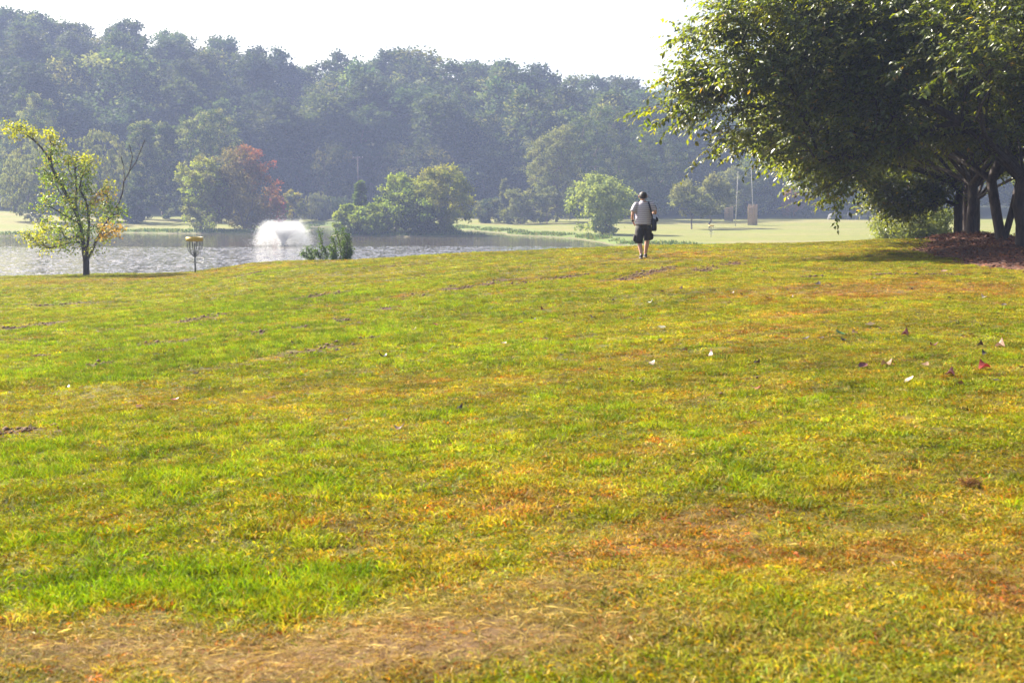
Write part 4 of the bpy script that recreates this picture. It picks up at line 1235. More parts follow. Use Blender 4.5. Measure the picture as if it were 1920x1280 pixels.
BIG = [(1241, 619, 'white', .15, 'white backed leaf catching the sun in the middle of the lawn, below the walking man'),
       (1575, 630, 'green', .17, 'single fresh green fallen leaf on the right half of the lawn'),
       (1697, 631, 'maroon', .16, 'dark curled maroon leaf right of the green fallen leaf'),
       (1845, 694, 'red', .17, 'largest bright red curled leaf near the right edge of the lawn'),
       (1875, 652, 'pink', .17, 'pale pinkish leaf above the big red leaf near the right edge'),
       (1782, 706, 'maroon', .13, 'red brown leaf lying just left of the big red leaf'),
       (1617, 692, 'maroon', .15, 'flat red brown leaf left of a pale leaf, right half of the lawn'),
       (1662, 688, 'tan', .15, 'pale tan stalked leaf beside a flat red brown one'),
       (1706, 719, 'pale', .12, 'small pale leaf below the row of red brown leaves at right'),
       (1331, 671, 'maroon', .13, 'dark red leaf standing up in golden grass below the white leaf'),
       (1417, 733, 'red', .13, 'dark red leaf with a long stalk in the centre right of the lawn'),
       (1218, 685, 'pale', .14, 'flat pale leaf in the middle of the lawn, down left of a dark red one'),
       (367, 706, 'dark', .13, 'upright blackish maroon leaf on the golden band at left'),
       (328, 755, 'red', .11, 'bright red leaf on the left part of the lawn'),
       (262, 768, 'pink', .13, 'pinkish pale leaf just left of the bright red one at left'),
       (718, 671, 'dark', .13, 'upright nearly black leaf on bright green grass left of centre'),
       (860, 773, 'dark', .11, 'dark brown leaf standing in the grass at the centre of the lawn'),
       (751, 808, 'brown', .13, 'broad reddish brown leaf, nearest large one at the centre'),
       (1770, 512, 'tan', .17, 'tan and red leaf standing in front of the mulch bed'),
       (1534, 536, 'dark', .16, 'long dark curled leaf on the brown band at the upper right'),
       (815, 612, 'red', .12, 'small red leaf far out on the lawn left of centre'),
       (1575, 557, 'orange', .14, 'orange red leaf on the upper right lawn'),
       (1220, 569, 'white', .11, 'small white leaf below the feet of the walking man'),
       (1632, 614, 'pale', .19, 'thin pale stick like leaf above the green fallen leaf')]
for (px, py, cc, sz2, lab) in BIG: fallen(px, py, cc, sz2, lab)
SMALL = [(127, 730), (632, 661), (805, 661), (651, 792), (775, 621), (672, 609), (707, 611), (917, 624), (350, 690), (1237, 643), (1053, 671), (1060, 681), (1285, 661), (1420, 684), (1882, 576), (1805, 636), (1822, 632), (1750, 651), (1838, 651),
         (1512, 640), (1556, 537), (1485, 560), (1440, 562), (1710, 546), (1777, 546), (1780, 562), (1276, 544), (1200, 601), (1112, 598), (1080, 598), (1000, 602), (977, 608), (982, 592), (1017, 583), (1846, 668), (1800, 726), (1865, 720), (1915, 696), (1390, 556),
         (1477, 547), (1432, 511), (1660, 573), (1840, 613), (548, 647), (600, 664), (1150, 566), (1242, 549), (885, 567), (905, 567), (750, 551), (1025, 640), (1580, 640), (1538, 640)]
for (px, py) in SMALL:
    cc = ['dark', 'maroon', 'brown', 'dark'][rng.integers(4)]
    side = 'left of centre' if px < 800 else 'in the middle' if px < 1200 else 'right of centre' if px < 1600 else 'at the right'
    dist = 'far out' if py < 570 else 'halfway out' if py < 645 else 'nearer the camera'
    fallen(px, py, cc, rng.uniform(.075, .115), f"small {dict(dark='blackish', maroon='maroon', brown='brown')[cc]} fallen leaf on the lawn, {dist} and {side}", 'small dark fallen leaves')
PALE = [(1372, 552), (1602, 628), (1315, 542), (1452, 529), (1640, 524), (1250, 518), (1345, 508), (1845, 560), (1735, 690), (945, 648)]
for (px, py) in PALE: fallen(px, py, ['pale', 'tan'][rng.integers(2)], rng.uniform(.08, .12), 'small pale dry leaf fallen on the lawn', 'small pale fallen leaves')
EDGE = [(1880, 489), (1900, 484), (1893, 492), (1862, 487), (1910, 492)]
for (px, py) in EDGE: fallen(px, py, ['orange', 'tan'][rng.integers(2)], .13, 'orange tan leaf lying at the near edge of the mulch bed', 'orange leaves by the mulch')
# clump of dead grass
def dead_clump(px, py, label):
    q = on_lawn(px, py); rg = np.random.default_rng(int(px)); n = 260
    dd = unit(rg.normal(size=(n, 3)) * np.array([1, 1, .5]) + (0, 0, .25))
    ps = rg.normal(size=(n, 3)) * np.array([.028, .02, .008]) + (0, 0, .03)
    V, T, C = leaves(ps, dd, rg.normal(size=(n, 3)), rg.uniform(.02, .055, n), .005, pal(rg, n, [(.16, .08, .04), (.10, .05, .03), (.28, .17, .08)], .3))
    o = link('dead_grass_clump', mesh_np('dead_grass_clump', V, T, {'leafcol': C}), None, M['leaf_far']); o.location = q
    tag(o, label, 'grass clump')
dead_clump(1818, 915, 'brown tangled clump of dead clippings lying on the turf at lower right')

# ------------------------------------------------------------------ tubes and rings
def tube(path, r, sides=6, closed=False):
    P = np.array(path, float); n = len(P)
    r = np.broadcast_to(np.asarray(r, float), (n,))
    if closed: t = unit(np.roll(P, -1, 0) - np.roll(P, 1, 0))
    else:
        t = np.empty_like(P); t[1:-1] = P[2:] - P[:-2]; t[0] = P[1] - P[0]; t[-1] = P[-1] - P[-2]; t = unit(t)
    u = np.zeros_like(P); ref = np.array([1.0, 0, 0]) if abs(t[0, 0]) < .9 else np.array([0, 1.0, 0])
    pu = unit(ref - t[0] * ref.dot(t[0]))
    for i in range(n):
        pu = unit(pu - t[i] * pu.dot(t[i])); u[i] = pu
    w = np.cross(t, u)
    a = np.linspace(0, 2 * np.pi, sides, endpoint=False)
    V = P[:, None] + r[:, None, None] * (np.cos(a)[None, :, None] * u[:, None] + np.sin(a)[None, :, None] * w[:, None])
    m_ = n if closed else n - 1
    Q = [(i * sides + k, i * sides + (k + 1) % sides, ((i + 1) % n) * sides + (k + 1) % sides, ((i + 1) % n) * sides + k) for i in range(m_) for k in range(sides)]
    V = V.reshape(-1, 3)
    T = []
    if not closed:
        V = np.concatenate([V, [P[0], P[-1]]])
        T = [(len(V) - 2, (k + 1) % sides, k) for k in range(sides)] + [(len(V) - 1, (n - 1) * sides + k, (n - 1) * sides + (k + 1) % sides) for k in range(sides)]
    return V, np.array(Q), np.array(T).reshape(-1, 3).astype(int)

def join(parts):
    V, Q, T, o = [], [], [], 0
    for v, q, t in parts:
        V.append(v); Q.append(np.asarray(q).reshape(-1, 4).astype(int) + o); T.append(np.asarray(t).reshape(-1, 3).astype(int) + o); o += len(v)
    return np.concatenate(V), [np.concatenate(Q), np.concatenate(T)]

def circle(r, z, n=28): return [(r * math.cos(2 * math.pi * i / n), r * math.sin(2 * math.pi * i / n), z) for i in range(n)]

def loft(rings, n=20, cap=True):
    """rings: (cx, cy, cz, rx, ry[, tilt]) from bottom to top -> skin"""
    V = []
    for rg in rings:
        cx, cy, cz, rx, ry = rg[:5]; tl = rg[5] if len(rg) > 5 else 0.0
        for i in range(n):
            a = 2 * np.pi * i / n
            V.append((cx + rx * np.cos(a), cy + ry * np.sin(a), cz + tl * rx * np.cos(a)))
    Q = [(j * n + i, j * n + (i + 1) % n, (j + 1) * n + (i + 1) % n, (j + 1) * n + i) for j in range(len(rings) - 1) for i in range(n)]
    T = []
    if cap:
        V += [tuple(np.mean(V[:n], 0)), tuple(np.mean(V[(len(rings) - 1) * n:len(rings) * n], 0))]
        b = len(V)
        T = [(b - 2, (i + 1) % n, i) for i in range(n)] + [(b - 1, (len(rings) - 1) * n + i, (len(rings) - 1) * n + (i + 1) % n) for i in range(n)]
    return np.array(V), np.array(Q), np.array(T).reshape(-1, 3).astype(int)

# ------------------------------------------------------------------ disc golf baskets
def disc_basket(name, label, loc, rz, detail=True):
    t = empty(name, loc, rz); tag(t, label, 'disc golf basket')
    def part(nm, parts, mat):
        V, F = join(parts); return link(nm, mesh_np(nm, V, F, smooth=True), t, mat)
    part('pole', [tube([(0, 0, -.3), (0, 0, .5), (0, 0, 1.40)], .027, 10)], M['steel'])
    # yellow band: a real ring with thickness
    n = 32; ro_, ri_, z0, z1 = .335, .322, 1.26, 1.42
    V = np.array(circle(ro_, z0, n) + circle(ro_, z1, n) + circle(ri_, z1, n) + circle(ri_, z0, n))
    Q = [(a * n + i, a * n + (i + 1) % n, ((a + 1) % 4) * n + (i + 1) % n, ((a + 1) % 4) * n + i) for a in range(4) for i in range(n)]
    link('top_band', mesh_np('top_band', V, np.array(Q)), t, M['yellow'])
    part('support_arms', [tube([(0, 0, 1.34), (.325 * math.cos(a), .325 * math.sin(a), 1.34)], .010, 5) for a in np.linspace(0, 2 * math.pi, 6, endpoint=False)], M['steel'])
    nch = 12 if detail else 8
    for i in range(nch):
        a = 2 * math.pi * (i + .5) / nch
        pts = []
        for s in np.linspace(0, 1, 12):
            rr = .30 * (1 - s ** 2.6) + .03 * s; z = 1.26 - .62 * s ** .92
            pts.append((rr * math.cos(a), rr * math.sin(a), z))
        part('chain', [tube(pts, .010, 5)], M['chain'])
    if detail:
        for i in range(6):
            a = 2 * math.pi * i / 6
            pts = [(.17 * (1 - s ** 2.2) * math.cos(a) + .02 * math.cos(a), .17 * (1 - s ** 2.2) * math.sin(a) + .02 * math.sin(a), 1.28 - .60 * s) for s in np.linspace(0, 1, 9)]
            part('chain', [tube(pts, .009, 5)], M['chain'])
    part('chain_ring', [tube([(.045 * math.cos(a), .045 * math.sin(a), .655) for a in np.linspace(0, 2 * math.pi, 14, endpoint=False)], .016, 5, True)], M['steel'])
    tr = [tube(circle(.33, z), .006, 5, True) for z in (.42, .58)] + [tube(circle(.18, .42, 20), .005, 4, True)]
    for i in range(22):
        a = 2 * math.pi * i / 22; c_, s_ = math.cos(a), math.sin(a)
        tr.append(tube([(.33 * c_, .33 * s_, .60), (.33 * c_, .33 * s_, .42), (.02 * c_, .02 * s_, .40)], .0035, 4))
    part('tray', tr, M['wire'])
    return t
BY = 56.6
bx_ = at_y(366, 508, BY)[0]
disc_basket('disc_golf_basket', 'disc golf basket with yellow band and hanging chains on the near shore', (bx_, BY, gz(bx_, BY)), .2)
q = at_y(1333, 452, 168)
disc_basket('disc_golf_basket', 'tiny distant disc golf basket on the far green field, right of the walking man', (q[0], 168, gz(q[0], 168)), 0, False)

# ------------------------------------------------------------------ fountain
FX, FY = at_y(531, 462, 150.0)[:2]
ft = empty('fountain', (FX, FY, WATER_Z)); tag(ft, 'white fountain spraying a wide umbrella of water on the lake', 'fountain')
rng = np.random.default_rng(17)
def drops(n, vr_fn, vz_fn, jit, smin, smax, tmax=1.0):
    a = rng.random(n) * 6.283; vr, vz = vr_fn(n), vz_fn(n)
    T_ = 2 * vz / 9.81 * tmax
    t = T_ * rng.random(n) ** .9
    x = vr * t * (1 - .04 * t); z = vz * t - 4.905 * t * t
    p_ = np.stack([x * np.cos(a), x * np.sin(a), z], 1) + rng.normal(size=(n, 3)) * (jit * (.25 + t / 1.4))[:, None]
    k = p_[:, 2] > 0.02
    return p_[k], rng.uniform(smin, smax, k.sum())
A = [drops(56000, lambda n: rng.normal(2.35, .22, n).clip(1.6, 2.95), lambda n: rng.normal(6.15, .5, n).clip(4.2, 7.1), .18, .006, .0135),
     drops(22000, lambda n: rng.uniform(.4, 2.3, n), lambda n: rng.normal(5.9, .5, n).clip(4.2, 6.8), .18, .006, .012),
     drops(14000, lambda n: rng.normal(2.1, .25, n), lambda n: rng.normal(6.3, .2, n), .07, .008, .017, .45),
     drops(9000, lambda n: rng.normal(2.6, .35, n), lambda n: rng.normal(6.4, .5, n), .45, .005, .010)]
P_ = np.concatenate([a for a, _ in A]); S_ = np.concatenate([b for _, b in A]); n = len(P_)
tet = np.array([(1, 1, 1), (-1, -1, 1), (-1, 1, -1), (1, -1, -1)], float)
V = P_[:, None] + tet[None] * S_[:, None, None] * np.array([.8, .8, 1.25])
T = ((np.arange(n) * 4)[:, None, None] + np.array([(0, 2, 1), (0, 1, 3), (0, 3, 2), (1, 2, 3)])[None]).reshape(-1, 3)
m, nt, p, out = new_mat('spray_water')
p.inputs['Base Color'].default_value = (.93, .94, .95, 1); p.inputs['Roughness'].default_value = .35
t_ = N(nt, 'ShaderNodeBsdfTranslucent'); t_.inputs['Color'].default_value = (.95, .95, .95, 1)
mx = N(nt, 'ShaderNodeMixShader'); mx.inputs[0].default_value = .7
nt.links.new(p.outputs[0], mx.inputs[1]); nt.links.new(t_.outputs[0], mx.inputs[2]); nt.links.new(mx.outputs[0], out.inputs['Surface'])
tag(link('spray', mesh_np('spray', V.reshape(-1, 3), T), ft, m), kind='stuff')
V, F = join([loft([(0, 0, -.25, .55, .55), (0, 0, .02, .60, .60), (0, 0, .10, .45, .45), (0, 0, .14, .12, .12), (0, 0, .28, .08, .08)], 20)])
link('float_nozzle', mesh_np('float_nozzle', V, F, smooth=True), ft, M['steel'])

# ------------------------------------------------------------------ stake screens, poles, boulder, power line on the far side
def stake_screen(label, px, Y, ytop, wpx, nst, tint):
    q = at_y(px, ytop, Y); g = gz(q[0], Y); H = q[2] - g; Wd = wpx / F_PX * Y
    t = empty('stake_screen', (q[0], Y, g)); tag(t, label, 'wooden screen', 'wooden stake screens')
    rg = np.random.default_rng(int(px))
    V, F = join([loft([(0, 0, -.2, .06, .03), (0, 0, 1, .06, .03)], 4)])
    for face in range(2):
        for i in range(nst):
            f = (i + .5) / nst
            if face == 0: x, y = (f - .5) * Wd * .72 - Wd * .14, -f * .5
            else: x, y = Wd * .22 + f * Wd * .28, -.5 + f * 1.1
            h = H * rg.uniform(.90, 1.02)
            me = mesh_np('stake', *join([loft([(0, 0, -.2, .07, .025), (0, 0, h * .97, .066, .024), (0, 0, h, .02, .01)], 6)]))
            o = link('stake', me, t, M['wood_pale']); o.location = (x, y, 0); o.rotation_euler = (rg.normal(0, .01), rg.normal(0, .012), rg.uniform(0, .3))
    for z in (.25, .55, .85):
        me = mesh_np('rail', *join([tube([(-Wd * .5, .04, H * z), (Wd * .22, -.46, H * z), (Wd * .5, .64, H * z)], .045, 5)]))
        link('rail', me, t, M['wood_pale'])
stake_screen('tall narrow screen of tan wooden stakes on the far field', 1412, 232, 383, 19, 9, 1)
stake_screen('hazier screen of wooden stakes half hidden behind the park trees', 1367, 254, 387, 17, 8, 1)
def pole(label, px0, py0, px1, py1, Y, r=.065):
    a = at_y(px0, py0, Y); b = at_y(px1, py1, Y); g = gz(a[0], Y)
    V, F = join([tube([(0, 0, -.5), ((b[0] - a[0]) * .5, 0, (b[2] - g) * .5), (b[0] - a[0], 0, b[2] - g)], [r, r * .8, r * .55], 8)])
    o = link('tall_pole', mesh_np('tall_pole', V, F, smooth=True), None, M['pole_wood']); o.location = (a[0], Y, g)
    tag(o, label, 'pole', 'tall thin poles on the far field')
pole('tall thin pole left of the tan stake screen', 1379, 420, 1384, 322, 226)
pole('taller leaning thin pole rising behind the tan stake screen', 1413, 416, 1408, 298, 236)
def boulder(label, px, py, Y, rx, ry, rz_, seed):
    q = at_y(px, py, Y); rg = np.random.default_rng(seed)
    rings = [(0, 0, -.2, rx, ry), (0, 0, rz_ * .25, rx * 1.03, ry), (rx * .02, 0, rz_ * .7, rx * .96, ry * .9), (0, 0, rz_ * .95, rx * .7, ry * .7), (0, 0, rz_ * 1.02, rx * .3, ry * .3)]
    V, Q, T = loft(rings, 14); V = V + rg.normal(0, .035, V.shape)
    o = link('boulder', mesh_np('boulder', V, [Q, T], smooth=True), None, M['stone']); o.location = (q[0], Y, gz(q[0], Y)); tag(o, label, 'boulder', 'pale boulders at the far field edge')
boulder('large pale flat topped boulder at the far field edge below the shade trees', 1564, 404, 261, 1.15, .8, 1.15, 1)
boulder('upright pale boulder between the two far shade trees', 1592, 402, 262, .38, .35, 1.5, 2)
boulder('low pale boulder right of the far shade trees', 1611, 404, 263, .7, .5, .75, 3)
pq = at_y(671, 296, 274); g = gz(pq[0], 274)
t = empty('utility_pole', (pq[0], 274, g)); tag(t, 'faint utility pole with crossarm before the wooded hill above the island', 'utility pole')
link('mast', mesh_np('mast', *join([tube([(0, 0, -.3), (0, 0, pq[2] - g + .3)], [.16, .11], 8)]), smooth=True), t, M['bark'])
link('crossarm', mesh_np('crossarm', *join([loft([(0, 0, pq[2] - g - .12, 1.0, .07), (0, 0, pq[2] - g, 1.0, .07)], 4)])), t, M['bark'])
for x in (-.9, .25, .9):
    o = link('insulator', mesh_np('insulator', *join([loft([(0, 0, 0, .05, .05), (0, 0, .12, .07, .07), (0, 0, .26, .03, .03)], 8)]), smooth=True), t, M['wire']); o.location = (x, 0, pq[2] - g + .002)
a, b = at_y(440, 300, 276), at_y(905, 302, 276)
pts = [a + (b - a) * f + np.array([0, 0, -.7 * 4 * abs(f - .5) * (1 - abs(f - .5)) + (.3 if abs(f - .5) < .03 else 0)]) * 1 for f in np.linspace(0, 1, 33)]
for k, dx in enumerate((-.9, .9)):
    V, F = join([tube([(p_[0] + dx, 273.9 + (p_[1] - 276) * 0, pq[2] + .27 - 1.6 * (abs(p_[0] - pq[0]) / 24) ** 1.0 * .5) for p_ in pts], .008, 4)])
    o = link('power_wire', mesh_np('power_wire', V, F), None, M['bark'])
    tag(o, ['faint overhead wire on the left insulator of the utility pole', 'faint overhead wire on the right insulator of the utility pole'][k], 'wire')

# low reeds and weeds fringing the banks
rng = np.random.default_rng(64)
n = 260000
x = rng.uniform(-85, 32, n); y = rng.uniform(135, 258, n)
s = lake_sdf(x, y)
wet = (s > -.5) & (s < 1.8) & (fbm(x / 6, y / 6, 67, 3) > .36)
x, y = x[wet], y[wet]; n = len(x)
hh = (.25 + .75 * fbm(x / 2.5, y / 2.5, 68, 3)) * rng.uniform(.5, 1.1, n) * .75
V, T, C = leaves(np.stack([x, y, ground(x, y) - .05], 1), np.stack([rng.normal(0, .35, n), rng.normal(0, .35, n), np.ones(n)], 1), rng.normal(size=(n, 3)), hh, rng.uniform(.10, .22, n),
                 pal(rng, n, [(.06, .11, .03), (.085, .13, .035), (.05, .085, .03), (.13, .14, .05)], .25))
tag(link('bank_weeds', mesh_np('bank_weeds', V, T, {'leafcol': C}), None, M['leaf_far']), 'fringe of green weeds and reeds along the lake banks', kind='stuff')
print('reeds', n)

# ------------------------------------------------------------------ the walking man, seen from behind
mq = on_lawn(1206, 485)
MX, MYY = mq[0], mq[1]
man = empty('person', (MX, MYY, gz(MX, MYY) + .015)); tag(man, 'man walking away in striped shirt, dark cargo shorts and dark shoes, carrying a shoulder bag', 'person')
skin_m = simple_mat('skin', (.50, .27, .20), .5, 0, .08, 8)
sub = skin_m.node_tree.nodes['Principled BSDF']; sub.inputs['Subsurface Weight'].default_value = .05
hair_m = simple_mat('dark_hair', (.028, .017, .014), .55, 0, .4, 60, .5)
shorts_m = simple_mat('dark_cargo_cloth', (.022, .018, .018), .85, 0, .3, 14, .4)
shoe_m = simple_mat('dark_shoe', (.030, .022, .022), .6, 0, .2, 20)
sole_m = simple_mat('shoe_sole', (.16, .14, .13), .8, 0, .1, 20)
bag_m = simple_mat('black_navy_nylon', (.010, .011, .020), .6, 0, .3, 25, .3)
m, nt, p, out = new_mat('striped_shirt')
tc = N(nt, 'ShaderNodeTexCoord'); sep = N(nt, 'ShaderNodeSeparateXYZ'); nt.links.new(tc.outputs['Object'], sep.inputs[0])
nzs = noise_n(nt, tc.outputs['Object'], 5, 2)
zs = math_n(nt, 'ADD', sep.outputs[2], math_n(nt, 'MULTIPLY', nzs, .012))
fr = math_n(nt, 'FRACT', math_n(nt, 'DIVIDE', zs, .053))
band = ramp_n(nt, fr, [(.0, (.17, .12, .19)), (.36, (.17, .12, .19)), (.42, (.54, .50, .54)), (.94, (.54, .50, .54))])
nt.links.new(band, p.inputs['Base Color']); p.inputs['Roughness'].default_value = .85
bp = N(nt, 'ShaderNodeBump'); bp.inputs['Strength'].default_value = .5; bp.inputs['Distance'].default_value = .04
nt.links.new(noise_n(nt, tc.outputs['Object'], 7, 3), bp.inputs['Height']); nt.links.new(bp.outputs[0], p.inputs['Normal'])
shirt_m = m

def skin_mesh(name, verts, edges, root=0, levels=2):
    me = bpy.data.meshes.new(name + '_frame')
    me.from_pydata([v[:3] for v in verts], edges, [])
    o = bpy.data.objects.new(name, me); COL.objects.link(o)
    md = o.modifiers.new('skin', 'SKIN'); md.use_smooth_shade = True
    sd = me.skin_vertices[0].data if me.skin_vertices else None
    if sd is None:
        import bmesh
        bm = bmesh.new(); bm.from_mesh(me); bm.verts.layers.skin.verify(); bm.to_mesh(me); bm.free()
        sd = me.skin_vertices[0].data
    for i, v in enumerate(verts):
        r = v[3]; sd[i].radius = (r, r) if not isinstance(r, tuple) else r
        sd[i].use_root = (i == root)
    o.modifiers.new('sub', 'SUBSURF').levels = levels
    dg = bpy.context.evaluated_depsgraph_get()
    ev = o.evaluated_get(dg)
    new = bpy.data.meshes.new_from_object(ev)
    new.name = name
    bpy.data.objects.remove(o)
    new.polygons.foreach_set('use_smooth', np.ones(len(new.polygons), dtype=bool))
    return new

B, E, idx = [], [], {}
def bv(nm, x, y, z, r, par=None):
    idx[nm] = len(B); B.append((x, y, z, r))
    if par is not None: E.append((idx[par], idx[nm]))
bv('pelvis', 0, 0, .93, .155)
bv('waist', 0, .01, 1.08, .155, 'pelvis'); bv('chest', 0, 0, 1.26, .135, 'waist'); bv('upper', 0, -.01, 1.40, .105, 'chest'); bv('neck', -.015, .005, 1.51, .062, 'upper')
bv('nape', -.02, .02, 1.565, .064, 'neck'); bv('head', -.02, .035, 1.645, .092, 'nape'); bv('crown', -.02, .03, 1.705, .078, 'head')
bv('nose', -.02, .135, 1.635, .016, 'head')
# left arm (hanging), right arm bent forward
for s, pts in ((-1, [('shoulder', -.195, -.01, 1.425, .066), ('upper_arm', -.265, -.03, 1.30, .052), ('elbow', -.300, -.05, 1.165, .041), ('forearm', -.298, .02, 1.065, .040), ('wrist', -.275, .085, .985, .026), ('palm', -.255, .115, .930, .030)]),
               (1, [('shoulder', .185, -.01, 1.425, .066), ('upper_arm', .265, -.03, 1.32, .052), ('elbow', .315, -.06, 1.205, .043), ('forearm', .285, .07, 1.20, .040), ('wrist', .225, .19, 1.215, .027), ('palm', .19, .245, 1.225, .030)])):
    par = 'upper'
    for nm, x, y, z, r in pts:
        k = nm + str(s); bv(k, x, y, z, r, par); par = k
    w = np.array(B[idx['wrist' + str(s)]][:3]); pl = np.array(B[idx['palm' + str(s)]][:3]); d = unit(pl - w)
    across = np.array([.35, .9, .2]) if s < 0 else np.array([.2, .1, .95]); across = unit(across - d * across.dot(d))
    bend = unit(np.cross(d, across)) * (1 if s < 0 else 1)
    for f, (o_, L) in enumerate(zip((-.027, -.009, .009, .026), (.060, .074, .078, .068))):
        q0 = pl + across * o_ + d * .018; q1 = q0 + d * L * .55 + bend * .006; q2 = q1 + d * L * .4 + bend * .022
        bv(f'fa{s}{f}', *q0, .0095, 'palm' + str(s)); bv(f'fb{s}{f}', *q1, .0088, f'fa{s}{f}'); bv(f'fc{s}{f}', *q2, .0072, f'fb{s}{f}')
    q0 = w + d * .03 + across * .032; q1 = q0 + d * .035 + across * .018 + bend * .01
    bv(f'th{s}', *q0, .011, 'palm' + str(s)); bv(f'ti{s}', *q1, .009, f'th{s}')
# legs: left one behind and under the weight, right one swinging forward
for s, pts in ((-1, [('hip', -.095, .0, .86, .098), ('thigh', -.105, -.02, .66, .084), ('knee', -.112, -.06, .475, .060), ('calf', -.100, -.12, .335, .069), ('shin', -.075, -.17, .17, .047), ('ankle', -.068, -.19, .085, .037), ('foot', -.07, -.12, .035, .036), ('toe', -.072, -.03, .025, .028)]),
               (1, [('hip', .095, .0, .86, .098), ('thigh', .115, .10, .67, .084), ('knee', .120, .18, .49, .060), ('calf', .110, .18, .345, .068), ('shin', .085, .20, .18, .047), ('ankle', .080, .215, .095, .037), ('foot', .085, .28, .045, .036), ('toe', .09, .37, .03, .028)])):
    par = 'pelvis'
    for nm, x, y, z, r in pts:
        k = nm + str(s); bv(k, x, y, z, r, par); par = k
body = link('body', skin_mesh('body', B, E), man, skin_m)

def piece(nm, parts, mat, parent=man):
    V, F = join(parts); return link(nm, mesh_np(nm, V, F, smooth=True), parent, mat)
# shirt with sleeves
torso = [(0, 0, .885, .208, .158), (0, 0, .93, .212, .165), (0, .01, 1.02, .212, .172), (0, .015, 1.12, .210, .172), (0, .01, 1.22, .212, .166), (0, .0, 1.32, .217, .155), (0, -.005, 1.40, .212, .135),
         (0, -.01, 1.45, .180, .112), (-.01, -.008, 1.485, .125, .092), (-.014, .0, 1.51, .078, .076), (-.015, .004, 1.525, .070, .070)]
def sleeve(s, pts, rad):
    return tube(pts, rad, 14)
piece('shirt', [loft(torso, 28), tube([(-.12, -.01, 1.435), (-.19, -.01, 1.425), (-.228, -.02, 1.36), (-.272, -.03, 1.265), (-.284, -.035, 1.235)], [.06, .085, .086, .080, .082], 14),
                tube([(.12, -.01, 1.435), (.185, -.01, 1.425), (.228, -.02, 1.37), (.278, -.035, 1.285), (.292, -.04, 1.262)], [.06, .085, .086, .080, .082], 14)], shirt_m)
# cargo shorts
sh_l = [(-.130, -.065, .40, .108, .115), (-.124, -.055, .50, .112, .118), (-.112, -.03, .60, .124, .125), (-.104, -.005, .74, .122, .140), (-.095, .0, .86, .112, .150)]
sh_r = [(.130, .155, .47, .108, .118), (.126, .140, .54, .112, .120), (.112, .09, .64, .122, .128), (.104, .03, .76, .120, .142), (.095, .0, .86, .112, .150)]
shorts = piece('shorts', [loft([(0, 0, .78, .185, .150), (0, 0, .85, .207, .160), (0, 0, .93, .203, .160), (0, 0, .965, .198, .157)], 24), loft(sh_l, 18), loft(sh_r, 18)], shorts_m)
for s, (x, y, z) in ((-1, (-.238, -.035, .53)), (1, (.238, .125, .58))):
    piece('cargo_pocket', [loft([(x, y, z - .09, .020, .065), (x + .012 * s, y, z - .05, .034, .08), (x + .010 * s, y, z + .05, .030, .08), (x, y, z + .09, .015, .07)], 12)], shorts_m)
# hair, ears, eyes, watch, shoes
hv, hq, ht = loft([(-.02, -.012, 1.578, .078, .070), (-.02, -.006, 1.61, .098, .096), (-.02, .004, 1.66, .104, .106), (-.02, .008, 1.71, .097, .100), (-.02, .010, 1.745, .073, .078), (-.02, .010, 1.768, .035, .04)], 22)
hv[:, 1] = np.where(hv[:, 2] < 1.70, np.minimum(hv[:, 1], .045), hv[:, 1])
piece('hair', [(hv, hq, ht)], hair_m)
for s in (-1, 1):
    piece('ear', [loft([(-.02 + .102 * s, .035, 1.605, .008, .012), (-.02 + .112 * s, .03, 1.635, .012, .024), (-.02 + .112 * s, .028, 1.66, .011, .024), (-.02 + .105 * s, .03, 1.675, .006, .012)], 10)], skin_m)
    piece('eye', [loft([(-.02 + .034 * s, .118, 1.648, .006, .004), (-.02 + .034 * s, .120, 1.655, .013, .010), (-.02 + .034 * s, .118, 1.662, .006, .004)], 10)], hair_m)
piece('mouth', [tube([(-.045, .118, 1.598), (-.02, .124, 1.596), (.005, .118, 1.598)], .005, 6)], simple_mat('lip', (.35, .12, .10), .5))
piece('watch', [tube([(-.290, .050, 1.026), (-.279, .078, .993)], .039, 12)], shoe_m)
for s, (x, y, z, pit) in ((-1, (-.069, -.15, .0, .10)), (1, (.084, .27, .012, -.02))):
    e_ = [(.0, -.075, .02, .030, .01), (.0, -.07, .055, .036, .035)]
    rings = []
    for f, w, h in ((-.10, .030, .075), (-.07, .042, .105), (-.02, .046, .10), (.05, .050, .078), (.12, .052, .060), (.165, .040, .045), (.185, .02, .03)):
        rings.append((f, w, h))
    V = []; nn = 14
    for f, w, h in rings:
        for i in range(nn):
            a = 2 * math.pi * i / nn
            V.append((x + w * math.cos(a), y + f, z + .012 + (h * .5) * (1 + math.sin(a)) + pit * max(0, .06 - f) * (1 if pit > 0 else 0)))
    Q = [(j * nn + i, j * nn + (i + 1) % nn, (j + 1) * nn + (i + 1) % nn, (j + 1) * nn + i) for j in range(len(rings) - 1) for i in range(nn)]
    V += [tuple(np.mean(V[:nn], 0)), tuple(np.mean(V[-nn:], 0))]
    T = [(len(V) - 2, i, (i + 1) % nn) for i in range(nn)] + [(len(V) - 1, (len(rings) - 1) * nn + (i + 1) % nn, (len(rings) - 1) * nn + i) for i in range(nn)]
    so_ = piece('shoe', [(np.array(V), np.array(Q), np.array(T))], shoe_m)
    piece('sole', [loft([(x, y + .035, z, .050, .150), (x, y + .035, z + .022, .052, .152)], 20)], sole_m, so_)
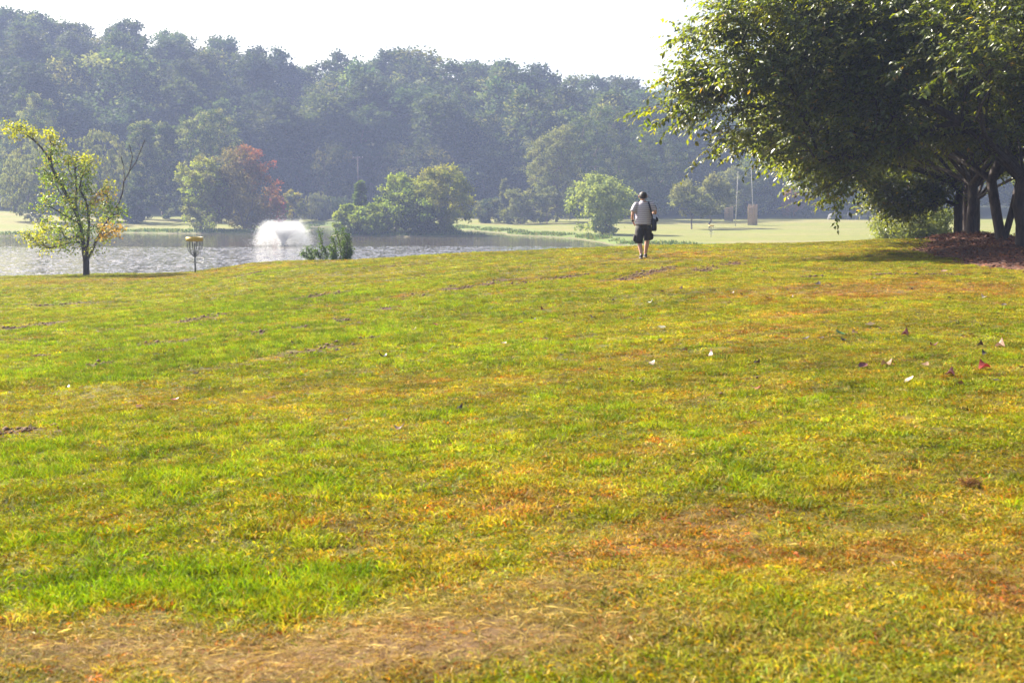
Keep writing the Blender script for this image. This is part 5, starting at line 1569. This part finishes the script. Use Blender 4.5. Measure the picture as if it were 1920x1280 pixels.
# bag: hangs from the shoulder, so a thing of its own
bag = empty('shoulder_bag', man.location); tag(bag, 'black shoulder bag with a long strap hanging at the right hip of the walking man', 'bag')
piece('bag_body', [loft([(.275, -.035, .72, .055, .085), (.28, -.035, .735, .068, .11), (.282, -.035, .82, .072, .125), (.275, -.035, .95, .070, .125), (.262, -.035, 1.02, .058, .11), (.25, -.035, 1.06, .030, .06)], 16)], bag_m, bag)
piece('side_pouch', [loft([(.345, -.03, .965, .022, .03), (.355, -.03, 1.00, .040, .05), (.350, -.03, 1.05, .036, .045), (.335, -.03, 1.10, .014, .02)], 12)], bag_m, bag)
def ribbon(pts, w, th):
    P = np.array(pts, float); t = unit(np.gradient(P, axis=0)); out_n = unit(np.array([(q[0] * .6, q[1] + (.001), .05 + max(0, q[2] - 1.42) * 6) for q in P - np.array([.0, 0, 0])]))
    sd = unit(np.cross(t, out_n)); V = []
    for c_, s_, n_ in zip(P, sd, out_n): V += [c_ - s_ * w, c_ + s_ * w, c_ + s_ * w + n_ * th, c_ - s_ * w + n_ * th]
    Q = [(i * 4 + k, i * 4 + (k + 1) % 4, i * 4 + 4 + (k + 1) % 4, i * 4 + 4 + k) for i in range(len(P) - 1) for k in range(4)] + [(3, 2, 1, 0), tuple(len(P) * 4 - 4 + k for k in range(4))]
    return np.array(V), np.array(Q), np.zeros((0, 3), int)
piece('strap', [ribbon([(.225, -.115, 1.06), (.205, -.150, 1.14), (.185, -.172, 1.22), (.160, -.168, 1.32), (.138, -.140, 1.41), (.122, -.095, 1.475), (.115, -.03, 1.505), (.118, .06, 1.49), (.15, .115, 1.41), (.19, .14, 1.30), (.225, .13, 1.16), (.240, .09, 1.06)], .024, .007)], bag_m, bag)

# ------------------------------------------------------------------ hazy morning air
hx, hy0, hy1, hz0, hz1 = 702, -202, 903, -7.0, 66.0
V = [(x, y, z) for z in (hz0, hz1) for y in (hy0, hy1) for x in (-hx, hx)]
F = [(0, 2, 3, 1), (4, 5, 7, 6), (0, 1, 5, 4), (2, 6, 7, 3), (0, 4, 6, 2), (1, 3, 7, 5)]
m = bpy.data.materials.new('haze'); m.use_nodes = True
nt = m.node_tree; nt.nodes.remove(nt.nodes['Principled BSDF'])
pv = nt.nodes.new('ShaderNodeVolumePrincipled')
pv.inputs['Color'].default_value = (.52, .63, 1.0, 1)
pv.inputs['Density'].default_value = HAZE
pv.inputs['Anisotropy'].default_value = 0.1
nt.links.new(pv.outputs[0], nt.nodes['Material Output'].inputs['Volume'])
tag(link('haze', mesh_np('haze', V, np.array(F)), None, m), 'thin bluish morning haze over the lake and park', kind='stuff')
